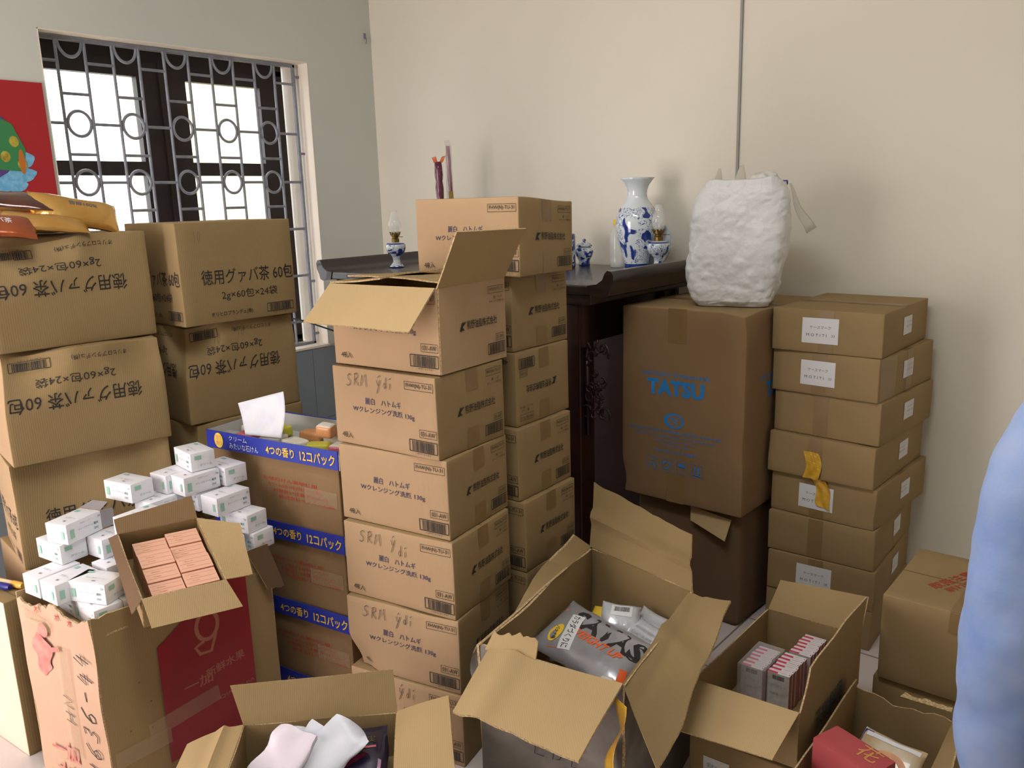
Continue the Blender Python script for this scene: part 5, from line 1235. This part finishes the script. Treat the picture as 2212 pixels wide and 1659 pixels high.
# filling and packs
SILV = mat('silver_foil', (172, 172, 178), 0.26, (150, 150, 158), 8, metal=0.35, bump=0.3, bscale=30, bdist=0.003, coat=0.3)
ORF = mat('orange_pack', (232, 98, 44), 0.3)
WF = mat('white_foil', (206, 210, 218), 0.2, (184, 188, 198), 12, metal=0.2, bump=0.5, bscale=30, bdist=0.004, coat=0.5)
pr = P_text('SAVAS', 0.025, 0.042, 0.235, 0.066, BLK, bold=0.12) + P_text('WEIGHT UP', 0.02, -0.004, 0.17, 0.026, ORF, bold=0.05, shear=0.3)
pr += [(ORF, [(-0.145, 0.055), (-0.10, 0.062), (-0.055, -0.075), (-0.10, -0.085)], [(0, 1, 2, 3)])]
pr += P_rect(-0.065, -0.012, 0.040, 0.125, PAPER, 4, 8, rot=16) + P_text('カラダづくりに', -0.065, -0.012, 0.115, 0.024, BLK, rot=-74, bold=0.03)
pr += [(YEL, [(-0.103 + 0.017 * math.cos(t), -0.035 + 0.034 * math.sin(t)) for t in [2 * PI * i / 20 for i in range(20)]], [tuple(range(20))])] + P_text('バナナ味', -0.103, -0.035, 0.05, 0.014, BLK, rot=-74, bold=0.03)
pr += P_rect(0.138, -0.05, 0.02, 0.05, ORF, 2, 3, rot=20)
pouch('snack_pack', (-1.168, 1.700, 0.398), 0.315, 0.20, 0.065, (math.radians(20), math.radians(6), math.radians(-6)), SILV, SILV, 'large silver pouch with black and orange lettering on top in the torn open carton', 'pack', prints=pr, seed=30, n=28)
sn = [
 ((-1.165, 1.835, 0.422), 0.11, 0.10, 0.045, (math.radians(35), 0.1, 0.5), WF, 'clear white pack with a barcode sticker behind the silver pouch', P_rect(0, 0.02, 0.06, 0.035, PAPER, 3, 3) + P_barcode(0, 0.025, 0.045, 0.016, BLK, frame=False, foot=False)),
 ((-1.070, 1.800, 0.405), 0.13, 0.12, 0.04, (math.radians(28), 0.0, -0.3), WF, 'white foil pack of small print right of the silver pouch', P_text('栄養成分表示 原材料名', 0, 0.02, 0.09, 0.010, GREY) + P_text('たんぱく質 脂質', 0, 0.0, 0.08, 0.010, GREY) + P_text('賞味期限 2020', 0, -0.02, 0.08, 0.010, GREY)),
 ((-1.085, 1.895, 0.385), 0.15, 0.10, 0.04, (math.radians(40), 0.1, -0.1), WF, 'white foil pack against the rear wall of the torn carton', P_rect(0.04, 0.02, 0.03, 0.012, ORF)),
 ((-1.270, 1.72, 0.365), 0.09, 0.11, 0.035, (math.radians(50), 0.2, 0.7), WF, 'crumpled white foil pack at the left of the silver pouch', None),
 ((-1.045, 1.690, 0.375), 0.10, 0.10, 0.03, (math.radians(20), 0.1, 0.9), mat('cream_pack', (220, 190, 170), 0.35), 'cream pack with yellow stripes at the right of the silver pouch', P_stroke([(-0.03, 0.01), (-0.01, 0.02)], 0.006, YEL) + P_stroke([(0.0, 0.0), (0.02, 0.01)], 0.006, YEL)),
 ((-1.080, 1.585, 0.355), 0.12, 0.08, 0.03, (math.radians(10), 0, 0.3), mat('red_white_pack', (226, 206, 206), 0.35), 'pack with red and white stripes below the silver pouch', P_stroke([(-0.05, 0.01), (0.05, 0.01)], 0.005, ORF)),
 ((-1.235, 1.870, 0.385), 0.10, 0.08, 0.03, (math.radians(30), 0, 0.2), YEL, 'yellow-edged pack behind the silver pouch', None)]
for c_, L_, W_, H_, e, m_, lb, p_ in sn: pouch('snack_pack', c_, L_, W_, H_, e, m_, m_, lb, 'pack', 'loose packs in the torn open carton', prints=p_, seed=c_[0] * 40)
pouch('snack_pack', (-0.990, 1.800, 0.452), 0.13, 0.035, 0.018, (0.2, math.radians(-72), 0.3), ORF, ORF, 'slim orange pack standing upright against the right rim of the torn carton', 'pack', seed=50, prints=P_text('ポテト', 0.01, 0, 0.05, 0.015, WHITE, bold=0.03))
softbrick('white_bottle_cap', (-1.045, 1.560, 0.385), (0.035, 0.03, 0.028), 0.3, mat('milky_plastic', (224, 222, 220), 0.3), 'small white rounded cap near the front rim of the torn carton', 'cap', round_=0.9)

# ================================================================== RIGHT: open carton with pink-white packs on a labelled one
wfl, wfr, wbr, wbl = Vector((-0.872, 1.722, 0.402)), Vector((-0.612, 1.742, 0.402)), Vector((-0.612, 2.190, 0.402)), Vector((-0.872, 2.178, 0.402))
V_, _, _ = carton('labelled_carton', -0.605, 1.735, 0, 3, 0.278, 0.455, 0.248, 'carton with white shipping labels under the open carton of pink packs', mats=(KR, KR, KR), seed=160,
                  prints={'F': P_rect(0.075, 0.155, 0.07, 0.085, PAPER, 3, 3) + P_rect(0.19, 0.125, 0.10, 0.10, PAPER, 3, 3) + P_rect(0.035, 0.10, 0.03, 0.03, PAPER) + P_barcode(0.04, 0.10, 0.016, 0.016, BLK, frame=False, foot=False)
                          + P_text('運送ラベル', 0.075, 0.175, 0.05, 0.012, GREY) + P_text('品名 数量', 0.075, 0.15, 0.045, 0.01, GREY) + P_frame(0.19, 0.125, 0.085, 0.085, 0.001, GREY) + P_text('お届け先', 0.18, 0.15, 0.05, 0.01, GREY) + P_text('M O T I T I', 0.19, 0.12, 0.06, 0.01, GREY)})
prR = P_text('取扱注意', 0.25, 0.105, 0.14, 0.035, REDINK, bold=0.03, rot=0) + P_text('天地無用', 0.16, 0.045, 0.20, 0.05, BLUECARD, bold=0.04)
Wc = open_carton('open_cardboard_carton', [wfl, wfr, wbr, wbl], 0.2535, 'open carton holding pink and white packs, on the labelled carton at right', KR, KR, th=0.004, seed=170, amp=0.002, prints={1: P_text('天地無用', 0.20, 0.07, 0.19, 0.055, mat('slate_print', (70, 78, 84), 0.7), bold=0.05)})
flap(Wc, (wfr, wfl, wfl + Vector((0.008, -0.125, -0.068)), wfr + Vector((-0.01, -0.128, -0.055))), seed=1, outer=KPALE, inner=KR, amp=0.0015)
f2 = flap(Wc, (wfr, wbr, wbr + Vector((-0.006, 0.04, 0.098)), wfr + Vector((0.004, 0.045, 0.098))), seed=2, outer=KR, inner=KR, amp=0.003)
flap(Wc, (wbl, wbr, wbr + Vector((-0.02, 0.125, 0.056)), wbl + Vector((0.0, 0.085, 0.060))), seed=3, outer=KR, inner=KR, amp=0.002)
g = G(); face_print(g, (wfr, wbr, wbr + Vector((-0.002, 0, 0.098)), wfr + Vector((0.002, 0, 0.098))), P_text('取扱注意', 0.26, 0.05, 0.15, 0.04, REDINK, bold=0.04), off=0.006)
g.build('flap_print', f2, f2.location).location = (0, 0, 0)
PK = mat('pink_stripe', (206, 60, 96), 0.35); PKS = mat('crimson_side', (172, 36, 62), 0.3, coat=0.4); PKW = mat('white_side', (226, 216, 222), 0.35); PKF = mat('printed_front', (196, 192, 190), 0.4, (176, 170, 168), 50)
def pinkpack(c, yaw, label, first=[None]):
    """slim box 0.062 wide, 0.026 deep, 0.118 tall, standing"""
    if first[0] is None:
        w_, d_, h_ = 0.058, 0.0185, 0.104
        g = G(); g.box((-w_ / 2, 0, 0), (w_ / 2, d_, h_), PKW)
        g.add([(-w_ / 2, -0.0003, 0), (w_ / 2, -0.0003, 0), (w_ / 2, -0.0003, h_), (-w_ / 2, -0.0003, h_)], [(0, 1, 2, 3)], PKF)
        g.add([(w_ / 2 + 0.0003, 0, 0), (w_ / 2 + 0.0003, d_, 0), (w_ / 2 + 0.0003, d_, h_), (w_ / 2 + 0.0003, 0, h_)], [(0, 1, 2, 3)], PKS)
        g.add([(-w_ / 2, 0, h_ + 0.0003), (-w_ / 2 + 0.026, 0, h_ + 0.0003), (-w_ / 2 + 0.026, d_ * 0.45, h_ + 0.0003), (-w_ / 2, d_ * 0.45, h_ + 0.0003)], [(0, 1, 2, 3)], PK)
        for pm, vs, fs in P_text('PLACENTA', 0.01, d_ * 0.5, 0.018, 0.004, GREY) + P_rect(0.026, d_ * 0.5, 0.003, 0.003, PEN): g.add([(a, b, h_ + 0.0005) for a, b in vs], fs, pm)
        for pm, vs, fs in P_barcode(0.0, 0.092, 0.032, 0.012, BLK, frame=False, foot=False) + P_text('プラセンタ', 0.0, 0.068, 0.04, 0.01, GREY) + P_text('内容量 30粒', 0, 0.045, 0.04, 0.008, GREY): g.add([(a, -0.0006, b) for a, b in vs], fs, pm)
        first[0] = g.build('slim_pack'); o = first[0]
    else:
        o = first[0].copy(); C.objects.link(o)
    o.location = c; o.rotation_euler = (0, 0, yaw)
    tag(o, label, 'small box', 'pink and white slim packs in the open carton at right')
    return o
ordn = ['nearest', 'second', 'third', 'fourth', 'fifth', 'sixth']
for si, (x, y, n_, nm) in enumerate(((-0.805, 1.915, 6, 'left row'), (-0.736, 1.925, 6, 'right front row'), (-0.728, 2.052, 6, 'rear right row'))):
    for k in range(n_):
        pinkpack((x + 0.0015 * ((k * 7) % 3), y + k * 0.0195, 0.2630), 0.04, 'slim pink and white pack, %s in the %s' % (ordn[k], nm))
g = G()
g.box((-0.841, 1.905, 0.2610), (-0.766, 2.044, 0.3715), FOILWRAP)
o = g.build('shrink_wrap', origin=(-0.77, 1.85, 0.2615)); tag(o, 'clear shrink wrap around the left row of pink and white packs', 'plastic wrap')

# right rear: carton with red print on another carton
Z_, _, _ = carton('cardboard_carton', -0.20, 2.285, 0, 0, 0.40, 0.40, 0.242, 'lower carton at the right rear, under the red-marked carton', mats=(KR, KR, KR), seed=180, rad=0.012)
Y_, _, _ = carton('cardboard_carton', -0.19, 2.272, 0.2435, 0, 0.395, 0.385, 0.258, 'carton with a red handwritten mark on top, at the right behind the person', mats=(KR, KR, KR), seed=181, tape='Ty FT',
                  prints={'T': P_text('取扱注意', 0.13, 0.20, 0.17, 0.035, REDINK, rot=66, bold=0.02) + P_text('割れもの', 0.165, 0.19, 0.15, 0.025, REDINK, rot=66)})
# bottom right: open carton with a red box and food packs
xfl, xfr, xbr, xbl = Vector((-0.575, 1.60, 0.33)), Vector((-0.335, 1.60, 0.33)), Vector((-0.345, 2.075, 0.325)), Vector((-0.585, 2.075, 0.335))
Xc = open_carton('open_cardboard_carton', [xfl, xfr, xbr, xbl], 0.0, 'open carton with a red box and food packs in the bottom right corner', KR, KR, th=0.004, floor_z=0.14, seed=190, amp=0.002, torn={2: 0.12})
flap(Xc, (xbr, xfr, xfr + Vector((0.05, 0.02, -0.02)), xbr + Vector((0.03, -0.10, 0.055))), seed=1, outer=KR, inner=KPALE, amp=0.003, n=(10, 6))
flap(Xc, (xbr + Vector((-0.13, 0.002, 0.0)), xbr + Vector((-0.01, 0.002, 0.004)), xbr + Vector((-0.01, 0.03, 0.004)), xbr + Vector((-0.12, 0.02, 0.010))), seed=5, outer=KEDGE, inner=KEDGE, amp=0.004, torn=0.5, n=(14, 3), label='frayed pale board edge')
softbrick('red_gift_box', (-0.478, 1.715, 0.2800), (0.155, 0.085, 0.205), math.radians(-20), mat('coral_box', (176, 74, 78), 0.6, (166, 66, 72), 6), 'coral red box with a gold flower print, in the bottom right open carton', 'box', round_=0.05, amp=0.0005, prints=P_text('花', 0.03, 0.015, 0.05, 0.05, mat('gold_ink', (196, 140, 84), 0.4), bold=0.02))
pouch('food_pack', (-0.455, 1.900, 0.235), 0.15, 0.15, 0.03, (math.radians(38), 0, math.radians(-8)), mat('food_print', (206, 180, 140), 0.3, (226, 216, 200), 16, coat=0.4), WF, 'food pack with an orange picture behind the coral box', 'pack', seed=61,
      prints=[(mat('soup_orange', (222, 140, 40), 0.35, (200, 110, 30), 30), [(0.005 + 0.045 * math.cos(t), 0.0 + 0.035 * math.sin(t)) for t in [2 * PI * i / 24 for i in range(24)]], [tuple(range(24))]), (BLUECARD, [(-0.073, 0.0), (-0.055, 0.0), (-0.05, 0.07), (-0.073, 0.07)], [(0, 1, 2, 3)])] + P_rect(0.0, 0.062, 0.13, 0.012, WHITE, 6, 1))
g = G(); g.box((-0.56, 1.70, 0.1435), (-0.36, 1.98, 0.176), KR3); o = g.build('flat_filler_carton', origin=(-0.46, 1.84, 0.1435)); tag(o, 'flat inner carton under the food packs in the bottom right carton', 'box')

# ================================================================== PERSON in a blue shirt
BODY = Vector((0.072, 1.248, 0)); 
root = empty('person', BODY, 'person in a light blue shirt at the right edge, seen from behind, arm hanging', 'person')
SKIN = mat('skin', (190, 140, 112), 0.5, sub=0.1); HAIR = mat('black_hair', (24, 20, 20), 0.5)
fa = math.radians(18)   # facing the back wall, turned slightly left
fwd = Vector((-math.sin(fa), math.cos(fa), 0)); rgt = Vector((math.cos(fa), math.sin(fa), 0))
def bp(r, f, z): return BODY + rgt * r + fwd * f + Vector((0, 0, z))
def skin_obj(name, nodes, edges, m, sub=2, rootv=0):
    me = bpy.data.meshes.new(name); me.from_pydata([Vector(p) - root.location for p, _ in nodes], edges, [])
    o = bpy.data.objects.new(name, me); C.objects.link(o); o.parent = root
    md = o.modifiers.new('skin', 'SKIN'); 
    for i, (_, r) in enumerate(nodes): me.skin_vertices[0].data[i].radius = (r, r) if not isinstance(r, tuple) else r
    me.skin_vertices[0].data[rootv].use_root = True
    md.use_smooth_shade = True
    s = o.modifiers.new('sub', 'SUBSURF'); s.levels = sub; s.render_levels = sub
    me.materials.append(m); return o
# body: pelvis root, legs, torso, neck, head, arms
nodes = [(bp(0, 0, 0.92), 0.10), (bp(0, 0, 1.08), 0.085), (bp(0, 0, 1.24), 0.09), (bp(0, 0.0, 1.345), 0.065), (bp(0, 0.01, 1.44), 0.050), (bp(0, 0.02, 1.50), 0.06), (bp(0, 0.035, 1.57), 0.085), (bp(0, 0.03, 1.65), 0.078), (bp(0, 0.03, 1.70), 0.04)]
edges = [(i, i + 1) for i in range(8)]
for s in (-1, 1):
    b = len(nodes)
    nodes += [(bp(s * 0.10, 0, 0.86), 0.085), (bp(s * 0.11, 0.01, 0.50), 0.055), (bp(s * 0.11, 0.04 - 0.05, 0.28), 0.05), (bp(s * 0.11, -0.02, 0.09), 0.036), (bp(s * 0.115, 0.09, 0.035), 0.03), (bp(s * 0.12, 0.15, 0.028), 0.026)]
    edges += [(0, b)] + [(b + i, b + i + 1) for i in range(5)]
    b = len(nodes)
    nodes += [(bp(s * 0.165, 0, 1.33), 0.045), (bp(s * 0.215, -0.01, 1.10), 0.038), (bp(s * 0.212, 0.03, 0.80), 0.028), (bp(s * 0.208, 0.045, 0.755), 0.032), (bp(s * 0.206, 0.06, 0.715), 0.028)]
    edges += [(3, b)] + [(b + i, b + i + 1) for i in range(4)]
    hand = b + 3
    for fi, (df, ln, sp_) in enumerate(((0.030, 0.068, 0), (0.010, 0.074, 0), (-0.010, 0.070, 0), (-0.028, 0.056, 0))):
        k0 = len(nodes)
        base_ = bp(s * 0.204, 0.062 + df, 0.70)
        nodes += [(base_, 0.0095), (base_ + Vector((0, 0, -ln * 0.5)) + fwd * 0.006, 0.0088), (base_ + Vector((0, 0, -ln)) + fwd * 0.018 - rgt * s * 0.006, 0.0075)]
        edges += [(b + 4, k0), (k0, k0 + 1), (k0 + 1, k0 + 2)]
    k0 = len(nodes)
    nodes += [(bp(s * 0.198, 0.095, 0.74), 0.011), (bp(s * 0.192, 0.12, 0.71), 0.0095), (bp(s * 0.190, 0.13, 0.685), 0.008)]
    edges += [(hand, k0), (k0, k0 + 1), (k0 + 1, k0 + 2)]
skin_obj('body', nodes, edges, SKIN)
g = G(); lump(g, bp(0, 0.015, 1.615), (0.090, 0.100, 0.105), HAIR, 2, 0.12, 12); g.v = [v_ for v_ in g.v]; o = g.build('hair', root, root.location, smooth=True); o['label'] = 'short black hair'
g = G()
for s in (-1, 1):
    lump(g, bp(s * 0.083, 0.03, 1.565), (0.012, 0.022, 0.032), SKIN, s + 4, 0.1, 8)
lump(g, bp(0, 0.128, 1.555), (0.014, 0.018, 0.024), SKIN, 1, 0.1, 8); lump(g, bp(0, 0.115, 1.515), (0.026, 0.010, 0.008), mat('lips', (160, 96, 88), 0.5), 1, 0.1, 8)
for s in (-1, 1): lump(g, bp(s * 0.032, 0.112, 1.585), (0.012, 0.010, 0.007), HAIR, 1, 0.05, 8)
g.build('face_features', root, root.location, smooth=True)
# shirt: torso + sleeves as one lofted garment
SHIRT = mat('blue_shirt', (118, 146, 200), 0.9, (150, 166, 202), 9, bump=0.5, bscale=40, bdist=0.002, lo=0.35, hi=0.7)
SEAM = mat('shirt_seam', (100, 126, 170), 0.9)
snodes = [(bp(0, 0, 0.77), (0.185, 0.135)), (bp(0, 0, 1.0), (0.175, 0.125)), (bp(0, 0, 1.18), (0.19, 0.135)), (bp(0, 0, 1.31), (0.17, 0.12)), (bp(0, 0, 1.375), (0.125, 0.100)), (bp(0, 0.005, 1.425), (0.078, 0.078)), (bp(0, 0.008, 1.45), (0.070, 0.070))]
sedges = [(i, i + 1) for i in range(6)]
for s in (-1, 1):
    b = len(snodes)
    snodes += [(bp(s * 0.175, 0, 1.335), 0.078), (bp(s * 0.21, -0.005, 1.23), 0.074), (bp(s * 0.225, -0.01, 1.08), 0.066), (bp(s * 0.222, 0.0, 0.94), 0.066), (bp(s * 0.218, 0.02, 0.82), 0.062), (bp(s * 0.212, 0.035, 0.76), 0.058)]
    sedges += [(3, b)] + [(b + i, b + i + 1) for i in range(5)]
sh = skin_obj('shirt', snodes, sedges, SHIRT, 3)
tx = bpy.data.textures.new('cloth_folds', 'CLOUDS'); tx.noise_scale = 0.14
dm = sh.modifiers.new('folds', 'DISPLACE'); dm.texture = tx; dm.strength = 0.028; dm.mid_level = 0.5
for s in (-1, 1):
    g = G(); g.tube([bp(s * 0.165, 0.13 * math.cos(t), 1.30 + 0.10 * math.sin(t)) for t in [2 * PI * i / 40 for i in range(40)]], 0.004, SEAM, 6, closed=True)
    o = g.build('shoulder_seam', sh, None); o.location = -root.location
    sw = o.modifiers.new('on', 'SHRINKWRAP'); sw.target = sh; sw.wrap_method = 'NEAREST_SURFACEPOINT'; sw.wrap_mode = 'ABOVE_SURFACE'; sw.offset = 0.0015
TR = mat('dark_trousers', (44, 46, 56), 0.8)
tn = [(bp(0, 0, 0.93), (0.15, 0.115)), (bp(0, 0, 0.84), (0.15, 0.115))]; te = [(0, 1)]
for s in (-1, 1):
    b = len(tn); tn += [(bp(s * 0.10, 0, 0.76), 0.105), (bp(s * 0.11, 0.01, 0.50), 0.078), (bp(s * 0.11, -0.005, 0.28), 0.068), (bp(s * 0.11, -0.015, 0.10), 0.058)]; te += [(1, b), (b, b + 1), (b + 1, b + 2), (b + 2, b + 3)]
skin_obj('trousers', tn, te, TR)
for s in (-1, 1):
    g = G(); lump(g, bp(s * 0.115, 0.06, 0.045), (0.048, 0.12, 0.045), mat('shoe_black', (30, 28, 28), 0.5), 3, 0.08, 10); 
    zmin = min(v_.z for v_ in g.v); g.v = [v_ - Vector((0, 0, zmin - 0.001)) for v_ in g.v]
    g.build('shoe', root, root.location, smooth=True)
